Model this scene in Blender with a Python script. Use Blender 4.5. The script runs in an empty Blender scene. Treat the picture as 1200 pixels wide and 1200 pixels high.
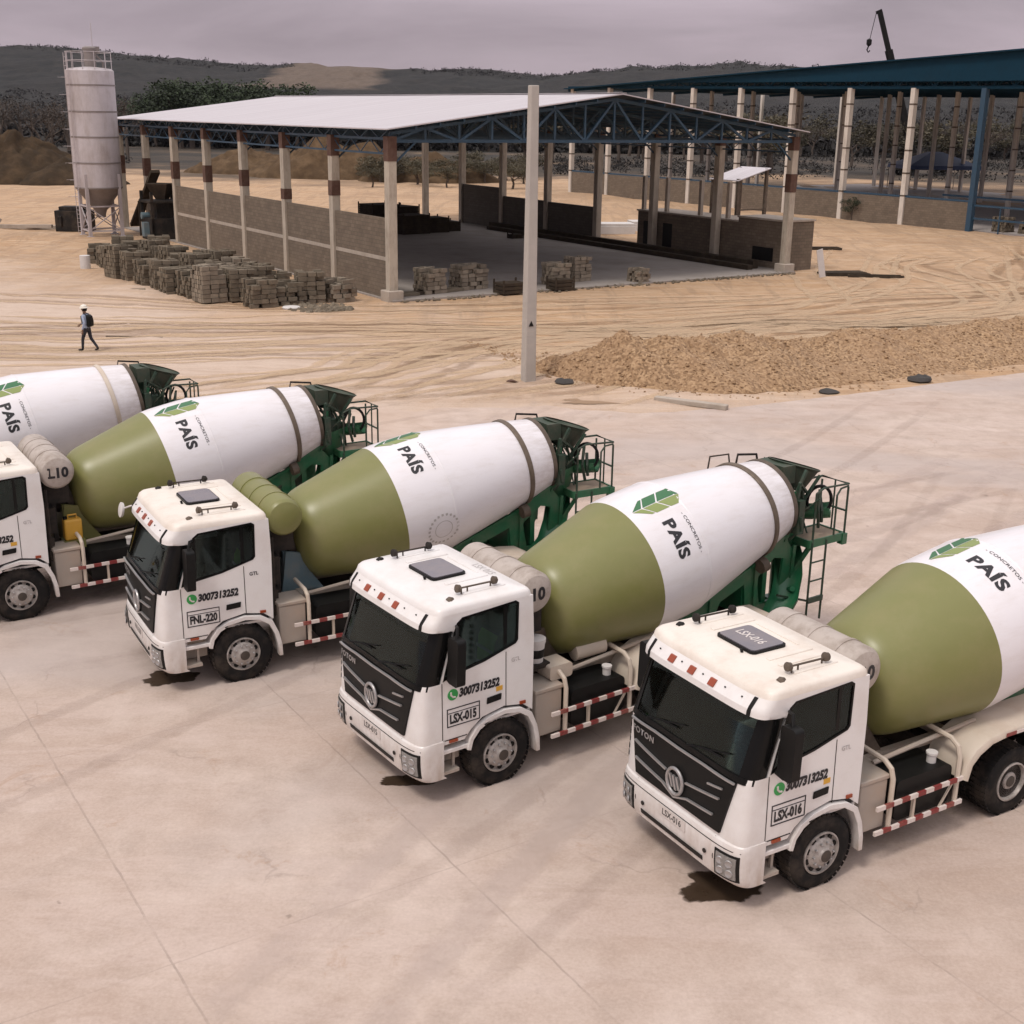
import bpy, bmesh, math, random, bisect
from math import sin, cos, pi, radians, hypot, sqrt, atan2
from mathutils import Vector, Matrix, noise as mnoise
from mathutils.geometry import tessellate_polygon
random.seed(7)
SC = bpy.context.scene
COL = SC.collection

# ------------------------------------------------------------------ materials
def nt_new(name):
    m = bpy.data.materials.new(name); m.use_nodes = True
    nt = m.node_tree; nt.nodes.clear()
    out = nt.nodes.new('ShaderNodeOutputMaterial')
    b = nt.nodes.new('ShaderNodeBsdfPrincipled')
    nt.links.new(b.outputs[0], out.inputs[0])
    return m, nt, b
def N(nt, kind, **kw):
    n = nt.nodes.new('ShaderNode' + kind)
    for k, v in kw.items():
        if k in n.inputs: n.inputs[k].default_value = v
        else: setattr(n, k, v)
    return n
def L(nt, a, b): nt.links.new(a, b)
def coords(nt, scale=(1, 1, 1), rot=(0, 0, 0), kind='Object'):
    tc = N(nt, 'TexCoord'); mp = N(nt, 'Mapping')
    mp.inputs['Scale'].default_value = scale; mp.inputs['Rotation'].default_value = rot
    L(nt, tc.outputs[kind], mp.inputs['Vector']); return mp.outputs[0]
def noise(nt, vec, scale, detail=5, rough=.6, dist=0):
    n = N(nt, 'TexNoise', Scale=scale, Detail=detail, Roughness=rough, Distortion=dist)
    L(nt, vec, n.inputs['Vector']); return n.outputs['Fac']
def ramp(nt, fac, stops):
    r = N(nt, 'ValToRGB'); cr = r.color_ramp
    while len(cr.elements) < len(stops): cr.elements.new(.5)
    for e, (p, c) in zip(cr.elements, stops):
        e.position = p; e.color = (*c, 1) if len(c) == 3 else c
    L(nt, fac, r.inputs[0]); return r.outputs[0]
def g(v): return (v, v, v)
def mix(nt, fac, a, b, mode='MIX'):
    n = N(nt, 'Mix', data_type='RGBA', blend_type=mode)
    for sock, v in ((n.inputs[0], fac), (n.inputs[6], a), (n.inputs[7], b)):
        if hasattr(v, 'links'): L(nt, v, sock)
        elif isinstance(v, (int, float)): sock.default_value = v
        else: sock.default_value = (*v, 1)
    return n.outputs[2]
def math_(nt, op, a, b=None):
    n = N(nt, 'Math', operation=op)
    for i, v in enumerate((a, b)):
        if v is None: continue
        if hasattr(v, 'links'): L(nt, v, n.inputs[i])
        else: n.inputs[i].default_value = v
    return n.outputs[0]
def bump(nt, b, h, strength=.3, dist=.02):
    n = N(nt, 'Bump', Strength=strength, Distance=dist)
    L(nt, h, n.inputs['Height']); L(nt, n.outputs[0], b.inputs['Normal'])
MATS = {}
def mat(name, col, rough=.5, metal=0., var=.12, scale=2.5, dirt=None, dirt_amt=.35, dscale=1.3, bmp=0, bscale=30, coat=0, streak=False, spec=.5, island=0., mud=0.):
    """painted or plain surface: slight tonal variation plus patches of dirt"""
    if name in MATS: return MATS[name]
    m, nt, b = nt_new(name)
    v = coords(nt)
    f = noise(nt, v, scale, 4)
    c = mix(nt, f, [x * (1 - var) for x in col], [min(1, x * (1 + var)) for x in col])
    if island:
        ge = N(nt, 'NewGeometry'); hv = N(nt, 'HueSaturation'); L(nt, c, hv.inputs['Color'])
        L(nt, math_(nt, 'ADD', math_(nt, 'MULTIPLY', ge.outputs['Random Per Island'], 2 * island), 1 - island), hv.inputs['Value']); c = hv.outputs[0]
    b.inputs['Specular IOR Level'].default_value = spec
    if mud:
        sz = N(nt, 'SeparateXYZ'); L(nt, v, sz.inputs[0])
        lo = ramp(nt, math_(nt, 'DIVIDE', sz.outputs[2], 2.0), [(.18, g(1)), (.62, g(0))])
        mn = ramp(nt, noise(nt, coords(nt, (2, 2, .8)), 2.2, 8, .7), [(.32, g(0)), (.68, g(1))])
        c = mix(nt, math_(nt, 'MULTIPLY', math_(nt, 'MULTIPLY', lo, mn), mud), c, (.33, .235, .165))
    if dirt:
        dv = coords(nt, (1, 1, .25)) if streak else v
        d = noise(nt, dv, dscale, 8, .7)
        df = ramp(nt, d, [(.45, g(0)), (.75, g(1))])
        df = math_(nt, 'MULTIPLY', df, dirt_amt)
        c = mix(nt, df, c, dirt)
        r = math_(nt, 'ADD', math_(nt, 'MULTIPLY', df, .35), rough)
        L(nt, r, b.inputs['Roughness'])
    else: b.inputs['Roughness'].default_value = rough
    L(nt, c, b.inputs['Base Color']); b.inputs['Metallic'].default_value = metal
    if coat: b.inputs['Coat Weight'].default_value = coat; b.inputs['Coat Roughness'].default_value = .12
    if bmp: bump(nt, b, noise(nt, v, bscale, 4), bmp, .02)
    MATS[name] = m; return m
DUST = (.42, .30, .215)
WHITE = mat('white_paint', (.735, .712, .698), .34, dirt=DUST, dirt_amt=.28, dscale=1.1, var=.03, coat=.12, mud=.75)
ROOFW = mat('dusty_roof_paint', (.735, .675, .605), .45, dirt=DUST, dirt_amt=.42, dscale=1.7, var=.04)
CREAM = mat('cream_paint', (.54, .465, .385), .5, dirt=DUST, dirt_amt=.5, dscale=2)
TANKW = mat('grubby_tank_paint', (.42, .365, .325), .55, dirt=(.15, .105, .07), dirt_amt=.7, dscale=3.5)
BATT = mat('dusty_box_paint', (.36, .31, .265), .55, dirt=DUST, dirt_amt=.6, dscale=2)
BLACK = mat('black_plastic', (.008, .008, .008), .45, spec=.18, dirt=(.06, .045, .035), dirt_amt=.12)
BLACKG = mat('gloss_black', (.006, .006, .006), .2, spec=.18)
DARKM = mat('dark_chassis', (.020, .018, .017), .65, spec=.18, dirt=(.13, .095, .07), dirt_amt=.5)
RUBBER = mat('tyre_rubber', (.012, .011, .011), .8, spec=.18, dirt=(.17, .13, .10), dirt_amt=.38, dscale=2.2, bmp=.2)
RIM = mat('steel_rim', (.40, .365, .34), .5, metal=.2, dirt=(.08, .06, .045), dirt_amt=.85, dscale=6)
HUB = mat('greasy_hub', (.045, .036, .030), .6, dirt=(.15, .11, .08), dirt_amt=.4, dscale=6)
CHROME = mat('silver_trim', (.42, .41, .41), .35, metal=.6, dirt=(.2, .16, .13), dirt_amt=.3, dscale=4)
GREEN = mat('dark_green_paint', (.014, .115, .050), .38, dirt=(.17, .14, .10), dirt_amt=.4, dscale=2.4, coat=.2)
OLIVE = mat('olive_paint', (.182, .182, .060), .36, var=.05, dirt=(.28, .235, .12), dirt_amt=.35, dscale=1.6, spec=.5)
RUSTY = mat('rusty_steel', (.085, .062, .045), .7, dirt=(.24, .19, .14), dirt_amt=.5, dscale=4, bmp=.2)
RINGM = mat('roller_ring_steel', (.15, .115, .085), .55, metal=.3, dirt=(.05, .04, .03), dirt_amt=.6, dscale=5)
ORANGE = mat('orange_lens', (.27, .045, .012), .3, coat=.2)
REDR = mat('red_reflector', (.21, .028, .028), .45, dirt=DUST, dirt_amt=.35, dscale=5)
WHR = mat('white_reflector', (.68, .60, .56), .4, dirt=DUST, dirt_amt=.4, dscale=4)
LENS = mat('headlight_lens', (.22, .21, .20), .12, var=.5, scale=16, coat=.5)
INK = mat('black_lettering', (.014, .013, .016), .5, var=.05)
PLATEW = mat('plate_white', (.60, .55, .52), .5, var=.05)
WAGR = mat('badge_green', (.03, .30, .07), .45)
YEL = mat('orange_yellow', (.60, .33, .04), .5, dirt=DUST, dirt_amt=.3)
BLUEM = mat('grey_blue_paint', (.11, .17, .20), .45, dirt=(.25, .2, .15), dirt_amt=.5, dscale=2.5)
LEAFD = mat('emblem_dark_green', (.035, .14, .055), .4, var=.05)
LEAFL = mat('emblem_light_green', (.22, .27, .085), .4, var=.05)
FAINT = mat('faded_lettering', (.45, .42, .41), .5, var=.1)
HATCH = mat('tinted_hatch', (.14, .13, .15), .12, coat=.5, dirt=DUST, dirt_amt=.25)
DASH = mat('dashboard_plastic', (.030, .030, .032), .5)
GREYP = mat('grey_upholstery', (.035, .034, .035), .8)
VEST = mat('hi_vis_fabric', (.35, .62, .08), .7)
VESTS = mat('reflective_band', (.55, .58, .5), .35)
REDC = mat('red_fabric', (.35, .03, .025), .7)

DUSTP = mat('dusty_plate', (.30, .23, .17), .9)
DGREEN = mat('railing_green_paint', (.02, .045, .028), .5, dirt=(.09, .06, .045), dirt_amt=.6, dscale=4)
COLW = mat('white_column_paint', (.62, .565, .50), .8, dirt=(.2, .16, .12), dirt_amt=.5, dscale=1.2, streak=True)
FLOORP = mat('pale_hall_floor', (.36, .32, .30), .9)

HOPM = mat('worn_hopper_paint', (.035, .055, .035), .6, dirt=(.12, .09, .065), dirt_amt=.8, dscale=3, bmp=.2)

def drum_material():
    m, nt, b = nt_new('white_drum_paint')
    v = coords(nt)
    n = noise(nt, v, 1.2, 6); n2 = noise(nt, coords(nt, (1, 4, 4)), 1.5, 6, .7)
    c = mix(nt, n, (.72, .69, .72), (.76, .735, .75))
    c = mix(nt, math_(nt, 'MULTIPLY', ramp(nt, n2, [(.48, g(0)), (.8, g(1))]), .28), c, (.50, .42, .36))
    sx = N(nt, 'SeparateXYZ'); L(nt, v, sx.inputs[0])       # dried concrete splashed near the mouth
    mo = ramp(nt, math_(nt, 'DIVIDE', sx.outputs[0], -10), [(.66, g(0)), (.80, g(1))]); st = ramp(nt, noise(nt, coords(nt, (.7, 3, 3)), 3, 8, .75), [(.40, g(0)), (.66, g(1))])
    c = mix(nt, math_(nt, 'MULTIPLY', math_(nt, 'MULTIPLY', mo, st), .55), c, (.33, .27, .22))
    L(nt, c, b.inputs['Base Color']); b.inputs['Roughness'].default_value = .36
    b.inputs['Coat Weight'].default_value = .15; b.inputs['Coat Roughness'].default_value = .15
    return m
DRUMW = drum_material()
def glass_material():
    m, nt, b = nt_new('tinted_glass')
    nt.nodes.remove(b)
    t = N(nt, 'BsdfTransparent'); t.inputs[0].default_value = (.50, .60, .58, 1)
    gl = N(nt, 'BsdfGlossy', Roughness=.06); gl.inputs[0].default_value = (.58, .72, .74, 1)
    fr = N(nt, 'Fresnel', IOR=1.5)
    d = N(nt, 'BsdfDiffuse'); d.inputs[0].default_value = (*DUST, 1)
    ms = N(nt, 'MixShader'); L(nt, fr.outputs[0], ms.inputs[0]); L(nt, t.outputs[0], ms.inputs[1]); L(nt, gl.outputs[0], ms.inputs[2])
    m2 = N(nt, 'MixShader'); f = noise(nt, coords(nt), 3, 6)
    L(nt, math_(nt, 'MULTIPLY', f, .012), m2.inputs[0]); L(nt, ms.outputs[0], m2.inputs[1]); L(nt, d.outputs[0], m2.inputs[2])
    L(nt, m2.outputs[0], nt.nodes['Material Output'].inputs[0])
    return m
GLASS = glass_material()
def block_material(name, c1, c2, mortar, bw=.4, bh=.2):
    m, nt, b = nt_new(name)
    tc = N(nt, 'TexCoord'); s = N(nt, 'SeparateXYZ'); L(nt, tc.outputs['Object'], s.inputs[0])
    cmb = N(nt, 'CombineXYZ'); L(nt, math_(nt, 'ADD', s.outputs[0], s.outputs[1]), cmb.inputs[0]); L(nt, s.outputs[2], cmb.inputs[1])
    br = N(nt, 'TexBrick', Scale=1.0); L(nt, cmb.outputs[0], br.inputs['Vector'])
    br.inputs['Color1'].default_value = (*c1, 1); br.inputs['Color2'].default_value = (*c2, 1); br.inputs['Mortar'].default_value = (*mortar, 1)
    br.inputs['Brick Width'].default_value = bw; br.inputs['Row Height'].default_value = bh; br.inputs['Mortar Size'].default_value = .012
    n = noise(nt, tc.outputs['Object'], .8, 8, .7)
    c = mix(nt, ramp(nt, n, [(.3, g(0)), (.7, g(1))]), mix(nt, .35, br.outputs[0], (.05, .04, .03)), br.outputs[0])
    L(nt, c, b.inputs['Base Color']); b.inputs['Roughness'].default_value = .9
    bump(nt, b, br.outputs['Fac'], -.4, .02)
    return m
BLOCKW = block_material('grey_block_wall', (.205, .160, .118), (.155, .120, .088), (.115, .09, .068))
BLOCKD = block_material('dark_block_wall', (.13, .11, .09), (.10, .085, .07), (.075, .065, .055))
CONC = mat('cast_concrete', (.40, .345, .29), .85, dirt=(.2, .16, .12), dirt_amt=.5, dscale=1.6, bmp=.15)
CONCP = mat('pole_concrete', (.42, .385, .35), .85, var=.1, dirt=(.25, .21, .17), dirt_amt=.35, dscale=1.2, streak=True, bmp=.1)
PILLAR = mat('weathered_cream_pillar', (.44, .385, .315), .8, dirt=(.15, .11, .08), dirt_amt=.65, dscale=2.5, streak=True)
RUSTP = mat('rust_red_primer', (.085, .038, .025), .75, var=.3, dirt=(.16, .12, .09), dirt_amt=.6, dscale=2.5)
TRUSSB = mat('blue_steel_paint', (.020, .060, .105), .5, dirt=(.05, .04, .03), dirt_amt=.3)
TEAL = mat('teal_roof_sheet', (.006, .033, .058), .7, spec=.1, dirt=(.010, .022, .032), dirt_amt=.4)
SILOP = mat('silo_paint', (.47, .43, .445), .55, dirt=(.20, .145, .10), dirt_amt=.6, dscale=1.1, streak=True)
SILOC = mat('silo_grey_cone', (.22, .19, .18), .6, dirt=(.12, .1, .08), dirt_amt=.5)
BLK1 = mat('concrete_block_grey', (.17, .14, .105), .95, spec=.1, island=.3, var=.25, scale=3, dirt=(.09, .075, .055), dirt_amt=.5, dscale=2, bmp=.5, bscale=14)
BLK2 = mat('concrete_block_pale', (.245, .205, .16), .95, spec=.1, island=.3, var=.25, scale=3, dirt=(.12, .1, .075), dirt_amt=.5, dscale=2, bmp=.5, bscale=14)
TIMBER = mat('dark_timber', (.048, .037, .028), .95, spec=.1, var=.3, dirt=(.12, .09, .06), dirt_amt=.4, bmp=.3)
FLOOR = mat('shed_floor_concrete', (.30, .265, .24), .9, var=.15, scale=.5, dirt=(.16, .13, .11), dirt_amt=.5, dscale=.4)
ROCK = mat('dark_rock', (.05, .045, .042), .9, var=.3, bmp=.5, bscale=8)
SLABW = mat('pale_slab', (.60, .57, .55), .7, dirt=(.3, .26, .22), dirt_amt=.3)
BRANCH = mat('dry_branch', (.085, .065, .052), .95, var=.25)
def leaf_material(name, a, b_, c_):
    m, nt, b = nt_new(name)
    oi = N(nt, 'ObjectInfo'); n = noise(nt, coords(nt), .35, 5, .65)
    c = ramp(nt, n, [(.3, a), (.5, b_), (.72, c_)])
    hsv = N(nt, 'HueSaturation'); L(nt, c, hsv.inputs['Color'])
    L(nt, math_(nt, 'ADD', math_(nt, 'MULTIPLY', oi.outputs['Random'], .6), .7), hsv.inputs['Value'])
    L(nt, hsv.outputs[0], b.inputs['Base Color']); b.inputs['Roughness'].default_value = .8
    return m
LEAFG = leaf_material('green_foliage', (.010, .020, .006), (.020, .034, .010), (.036, .052, .017))
LEAFB = leaf_material('dry_brown_foliage', (.030, .022, .017), (.048, .035, .026), (.075, .056, .040))
LEAFF = leaf_material('far_foliage', (.012, .011, .010), (.022, .019, .017), (.038, .032, .027))
LEAFO = leaf_material('olive_scrub', (.035, .032, .018), (.065, .055, .031), (.12, .095, .055))

# ------------------------------------------------------------------ mesh builder
class MB:
    def __init__(s): s.v = []; s.f = []; s.mi = []; s.cur = 0
    def add(s, vs, fs):
        o = len(s.v); s.v += [tuple(p) for p in vs]
        for f in fs: s.f.append(tuple(i + o for i in f)); s.mi.append(s.cur)
    def box(s, x0, x1, y0, y1, z0, z1):
        s.add([(x, y, z) for z in (z0, z1) for y in (y0, y1) for x in (x0, x1)],
              [(0, 2, 3, 1), (4, 5, 7, 6), (0, 1, 5, 4), (2, 6, 7, 3), (0, 4, 6, 2), (1, 3, 7, 5)])
    def obox(s, c, size, R):
        vs = [Vector(c) + R @ Vector((a * size[0] / 2, b * size[1] / 2, d * size[2] / 2)) for d in (-1, 1) for b in (-1, 1) for a in (-1, 1)]
        s.add(vs, [(0, 2, 3, 1), (4, 5, 7, 6), (0, 1, 5, 4), (2, 6, 7, 3), (0, 4, 6, 2), (1, 3, 7, 5)])
    def bar(s, p, q, w, h=None):
        p = Vector(p); q = Vector(q); d = q - p; l = d.length
        if l < 1e-6: return
        d /= l; up = Vector((0, 0, 1)) if abs(d.z) < .95 else Vector((0, 1, 0))
        sx = d.cross(up).normalized(); sy = sx.cross(d); h = h or w
        c = [(-1, -1), (1, -1), (1, 1), (-1, 1)]
        vs = [p + sx * (a * w / 2) + sy * (b * h / 2) for a, b in c] + [q + sx * (a * w / 2) + sy * (b * h / 2) for a, b in c]
        s.add(vs, [(3, 2, 1, 0), (4, 5, 6, 7)] + [(i, (i + 1) % 4, (i + 1) % 4 + 4, i + 4) for i in range(4)])
    def tube(s, pts, r, n=8, caps=True, r1=None):
        pts = [Vector(p) for p in pts]; rings = []; k = len(pts)
        prev = None
        for i, p in enumerate(pts):
            d = (pts[min(i + 1, k - 1)] - pts[max(i - 1, 0)]).normalized()
            if prev is None:
                up = Vector((0, 0, 1)) if abs(d.z) < .9 else Vector((1, 0, 0)); sx = d.cross(up).normalized()
            else: sx = (prev - d * prev.dot(d)).normalized()
            prev = sx; sy = sx.cross(d)
            rr = r if r1 is None else r + (r1 - r) * i / (k - 1)
            rings.append([p + sx * (rr * cos(2 * pi * j / n)) + sy * (rr * sin(2 * pi * j / n)) for j in range(n)])
        s.loft(rings, True, caps)
    def loft(s, rings, closed=True, caps=False):
        n = len(rings[0]); vs = [p for r in rings for p in r]; fs = []
        for i in range(len(rings) - 1):
            for j in range(n if closed else n - 1):
                a = i * n + j; b = i * n + (j + 1) % n
                fs.append((a, b, b + n, a + n))
        if caps: fs += [tuple(range(n))[::-1], tuple(range((len(rings) - 1) * n, len(rings) * n))]
        s.add(vs, fs)
    def lathe(s, prof, o, ax, n=32, ref=None, caps=True):
        """prof: (distance along ax, radius)"""
        o = Vector(o); ax = Vector(ax).normalized(); ref = Vector(ref) if ref else (Vector((0, 0, 1)) if abs(ax.z) < .9 else Vector((1, 0, 0)))
        e1 = (ref - ax * ref.dot(ax)).normalized(); e2 = ax.cross(e1)
        s.loft([[o + ax * d + e1 * (r * cos(2 * pi * j / n)) + e2 * (r * sin(2 * pi * j / n)) for j in range(n)] for d, r in prof], True, caps)
    def prism(s, poly, fn, d0, d1, holes=()):
        """polygon(s) in 2D, fn(a,b,d) -> 3D, extruded from d0 to d1"""
        loops = [poly] + list(holes); flat = [p for l in loops for p in l]
        tris = tessellate_polygon([[Vector((a, b, 0)) for a, b in l] for l in loops]); n = len(flat)
        vs = [fn(a, b, d0) for a, b in flat] + [fn(a, b, d1) for a, b in flat]
        fs = [tuple(t) for t in tris] + [tuple(i + n for i in reversed(t)) for t in tris]
        o = 0
        for l in loops:
            k = len(l)
            fs += [(o + i, o + (i + 1) % k, o + (i + 1) % k + n, o + i + n) for i in range(k)]; o += k
        s.add(vs, fs)
    def build(s, name, mats, parent=None, smooth=30, truck=False, recalc=True):
        me = bpy.data.meshes.new(name)
        vs = [(-x, y, z) for x, y, z in s.v] if truck else s.v
        me.from_pydata(vs, [], s.f)
        if not isinstance(mats, (list, tuple)): mats = [mats]
        for m in mats: me.materials.append(m)
        if len(mats) > 1: me.polygons.foreach_set('material_index', s.mi)
        if recalc:
            bm = bmesh.new(); bm.from_mesh(me); bmesh.ops.recalc_face_normals(bm, faces=bm.faces); bm.to_mesh(me); bm.free()
        if smooth:
            me.polygons.foreach_set('use_smooth', [True] * len(me.polygons))
            me.set_sharp_from_angle(angle=radians(smooth))
        return link(name, me, parent)
def link(name, me, parent=None):
    o = bpy.data.objects.new(name, me); COL.objects.link(o)
    if parent: o.parent = parent
    return o
def tag(o, label=None, cat=None, group=None, kind=None):
    if label: o['label'] = label
    if cat: o['category'] = cat
    if group: o['group'] = group
    if kind: o['kind'] = kind
    return o
def empty(name, loc=(0, 0, 0), rz=0):
    o = bpy.data.objects.new(name, None); COL.objects.link(o); o.location = loc; o.rotation_euler = (0, 0, rz)
    o.empty_display_size = .5; return o
def copy_tree(o, parent=None):
    c = o.copy(); COL.objects.link(c)
    if parent: c.parent = parent
    for ch in list(o.children): copy_tree(ch, c)
    return c
def bevel(o, w=.015, seg=2, angle=40):
    m = o.modifiers.new('bevel', 'BEVEL'); m.width = w; m.segments = seg; m.limit_method = 'ANGLE'; m.angle_limit = radians(angle)
    return o
def text_obj(name, s, size, fn, material, parent, bold=0., step=0, align='LEFT', space=1., truck=False, sx=1.):
    cu = bpy.data.curves.new(name, 'FONT'); cu.body = s; cu.size = size; cu.offset = bold; cu.space_character = space
    cu.align_x = align; cu.resolution_u = 3
    t = bpy.data.objects.new('tmp', cu); COL.objects.link(t)
    dg = bpy.context.evaluated_depsgraph_get(); me = bpy.data.meshes.new_from_object(t.evaluated_get(dg))
    bpy.data.objects.remove(t)
    bm = bmesh.new(); bm.from_mesh(me)
    if step:
        xs = [v.co.x for v in bm.verts]; x = min(xs) + step
        while x < max(xs):
            bmesh.ops.bisect_plane(bm, geom=bm.verts[:] + bm.edges[:] + bm.faces[:], plane_co=(x, 0, 0), plane_no=(1, 0, 0)); x += step
    for v in bm.verts:
        p = fn(v.co.x * sx, v.co.y); v.co = (-p[0], p[1], p[2]) if truck else p
    bm.to_mesh(me); bm.free(); me.name = name; me.materials.clear(); me.materials.append(material)
    return link(name, me, parent)
def interp(x, pts):
    if x <= pts[0][0]: return pts[0][1]
    for (a, b), (c, d) in zip(pts, pts[1:]):
        if x <= c: return b + (d - b) * (x - a) / (c - a)
    return pts[-1][1]
def fbm(x, y, z=0, o=5): return mnoise.fractal((x, y, z), 1., 2., o)

# ------------------------------------------------------------------ camera
F_PX, PITCH, ROLL, CAM_H = 1468.175, radians(17.63443), radians(.8613752), 9.341577
cp, sp, cr, sr = cos(PITCH), sin(PITCH), cos(ROLL), sin(ROLL)
fwd = Vector((0, cp, -sp)); r0 = Vector((1, 0, 0)); u0 = Vector((0, sp, cp))
rgt = r0 * cr + u0 * sr; upv = -r0 * sr + u0 * cr
cam = bpy.data.cameras.new('camera'); camo = bpy.data.objects.new('camera', cam); COL.objects.link(camo)
M = Matrix.Identity(4)
for i in range(3): M[i][0] = rgt[i]; M[i][1] = upv[i]; M[i][2] = -fwd[i]
M.translation = Vector((0, 0, CAM_H)); camo.matrix_world = M
cam.sensor_width = 36; cam.sensor_fit = 'HORIZONTAL'; cam.lens = F_PX / 1200 * 36; cam.clip_end = 12000; cam.clip_start = .1
SC.camera = camo

# ------------------------------------------------------------------ the mixer truck, in (u back from the bumper, v to the driver's side, z up)
def Wd(z): return 1.22 - .02 * (z - 1)
BASE = [(.9, .05), (1.0, .05), (1.8, .08), (1.86, .10), (2.60, .34), (2.62, .22), (2.70, .23), (2.84, .34)]
DC, NE = .34, 5.2
def fpt(phi, z, off=0):
    c = cos(phi); s = sin(phi); e = 2 / NE
    v = math.copysign(abs(s) ** e, s); uu = 1 - abs(c) ** e
    return (interp(z, BASE) + DC * uu - off * .98, Wd(z) * v * (1 + off * .25 * uu), z)
def phi_of(v, z):
    t = min(1, abs(v) / Wd(z)); return math.copysign(math.asin(t ** (NE / 2)), v)
def fv(v, z, off=0): return fpt(phi_of(v, z), z, off)
def fpanel(mb, va, vb, z0, z1, nz, nv, off, th=.01):
    """panel following the curved cab front; va(z), vb(z) give its side edges"""
    def sheet(o): return [[fv(va(z) + (vb(z) - va(z)) * j / nv, z, o) for j in range(nv + 1)] for z in [z0 + (z1 - z0) * i / nz for i in range(nz + 1)]]
    A = sheet(off); B = sheet(off - th); n = nv + 1; k = (nz + 1) * n
    vs = [p for r in A for p in r] + [p for r in B for p in r]; fs = []
    for i in range(nz):
        for j in range(nv):
            a = i * n + j; fs += [(a, a + 1, a + n + 1, a + n), (a + k, a + n + k, a + n + 1 + k, a + 1 + k)]
    loop = [j for j in range(n)] + [i * n + nv for i in range(1, nz + 1)] + [nz * n + j for j in range(nv - 1, -1, -1)] + [i * n for i in range(nz - 1, 0, -1)]
    fs += [(loop[i], loop[(i + 1) % len(loop)], loop[(i + 1) % len(loop)] + k, loop[i] + k) for i in range(len(loop))]
    mb.add(vs, fs)
PHIS = [radians(-90 + 180 * i / 48) for i in range(49)]
WIN = [(.47, 1.88), (.62, 1.93), (1.16, 2.02), (1.70, 2.17), (1.74, 2.22), (1.755, 2.78), (1.70, 2.82), (.80, 2.765), (.71, 2.70), (.66, 2.58)]
DRUM_O = Vector((3.165, 0, 2.067)); TILT = .19
DAX = Vector((cos(TILT), 0, sin(TILT))); DNN = Vector((-sin(TILT), 0, cos(TILT)))
PROF = [(-.42, .02), (-.415, .25), (-.37, .50), (-.28, .68), (-.18, .775), (-.08, .825), (.02, .855), (.12, .878), (.5, .957), (1.0, 1.062), (1.423, 1.15), (1.60, 1.165),
        (2.2, 1.165), (2.385, 1.158), (2.395, 1.164), (2.42, 1.164), (2.43, 1.154), (2.6, 1.122), (3.4, .985), (4.207, .84), (4.55, .765), (4.80, .715), (4.82, .69), (4.80, .60), (4.5, .5)]
def drad(s): return interp(s, PROF)
def dpt(s, a, off=.004):
    r = drad(s) + off; return DRUM_O + DAX * s + DNN * (r * cos(a)) + Vector((0, 1, 0)) * (r * sin(a))

def wheel(parent, u, v, side, front):
    r = .525; ax = Vector((0, side, 0)); o = Vector((u, v, r - .015))
    w = empty('wheel'); w.parent = parent
    mb = MB()
    def tyre(off):
        mb.lathe([(off - .30, .29), (off - .29, .40), (off - .285, .475), (off - .25, .515), (off - .20, r), (off - .10, r), (off - .05, .515), (off - .012, .475), (off, .40), (off - .01, .31), (off - .05, .285)], o, ax, 40)
        for k in range(40):
            a = 2 * pi * k / 40
            for dd in (-.25, -.15, -.06):
                e = Vector((cos(a), 0, sin(a))); mb.obox(o + ax * (off + dd) + e * (r - .007), (.062, .078, .02), Matrix(((-sin(a), 0, cos(a)), (0, 1, 0), (cos(a), 0, sin(a)))))
    tyre(0)
    if not front: tyre(-.34)
    mb.build('tyre', RUBBER, w, 35, True)
    mb = MB()
    if front:
        mb.lathe([(-.06, .292), (0.0, .295), (.005, .275), (-.03, .262), (-.045, .24), (.0, .20), (.02, .165), (.022, .15), (.05, .10), (.075, .09), (.08, .02)], o, ax, 36)
    else:
        mb.lathe([(-.05, .29), (.0, .295), (.004, .27), (-.05, .255), (-.13, .245), (-.14, .20), (-.15, .15), (-.06, .135), (-.03, .12), (-.02, .02)], o, ax, 36)
    mb.cur = 2; d0 = .012 if front else -.15
    for k in range(10):
        a = 2 * pi * k / 10; mb.lathe([(0, .016), (.035, .016), (.04, .010)], o + ax * d0 + Vector((cos(a) * .165, 0, sin(a) * .165)), ax, 6)
    mb.cur = 1
    for k in range(10):
        a = 2 * pi * (k + .5) / 10; mb.lathe([(0, .040), (.014, .040)], o + ax * (-.030 if front else -.146) + Vector((cos(a) * .226, 0, sin(a) * .228)), ax, 10)
    mb.build('rim', [RIM, BLACK, CHROME], w, 35, True)
    mb = MB(); q = .078 if front else -.018; mb.lathe([(q - .03, .088), (q + .006, .08), (q + .01, .03)], o, ax, 20); mb.build('hub_cap', HUB, w, 35, True)

def box_round(mb, x0, x1, y0, y1, z0, z1, r):
    pts = []
    for (cx, cz, a0) in ((x1 - r, z1 - r, 0), (x0 + r, z1 - r, 90), (x0 + r, z0 + r, 180), (x1 - r, z0 + r, 270)):
        for k in range(5): a = radians(a0 + 22.5 * k); pts.append((cx + r * cos(a), cz + r * sin(a)))
    mb.prism(pts, lambda a, b, d: (a, d, b), y0, y1)

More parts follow.
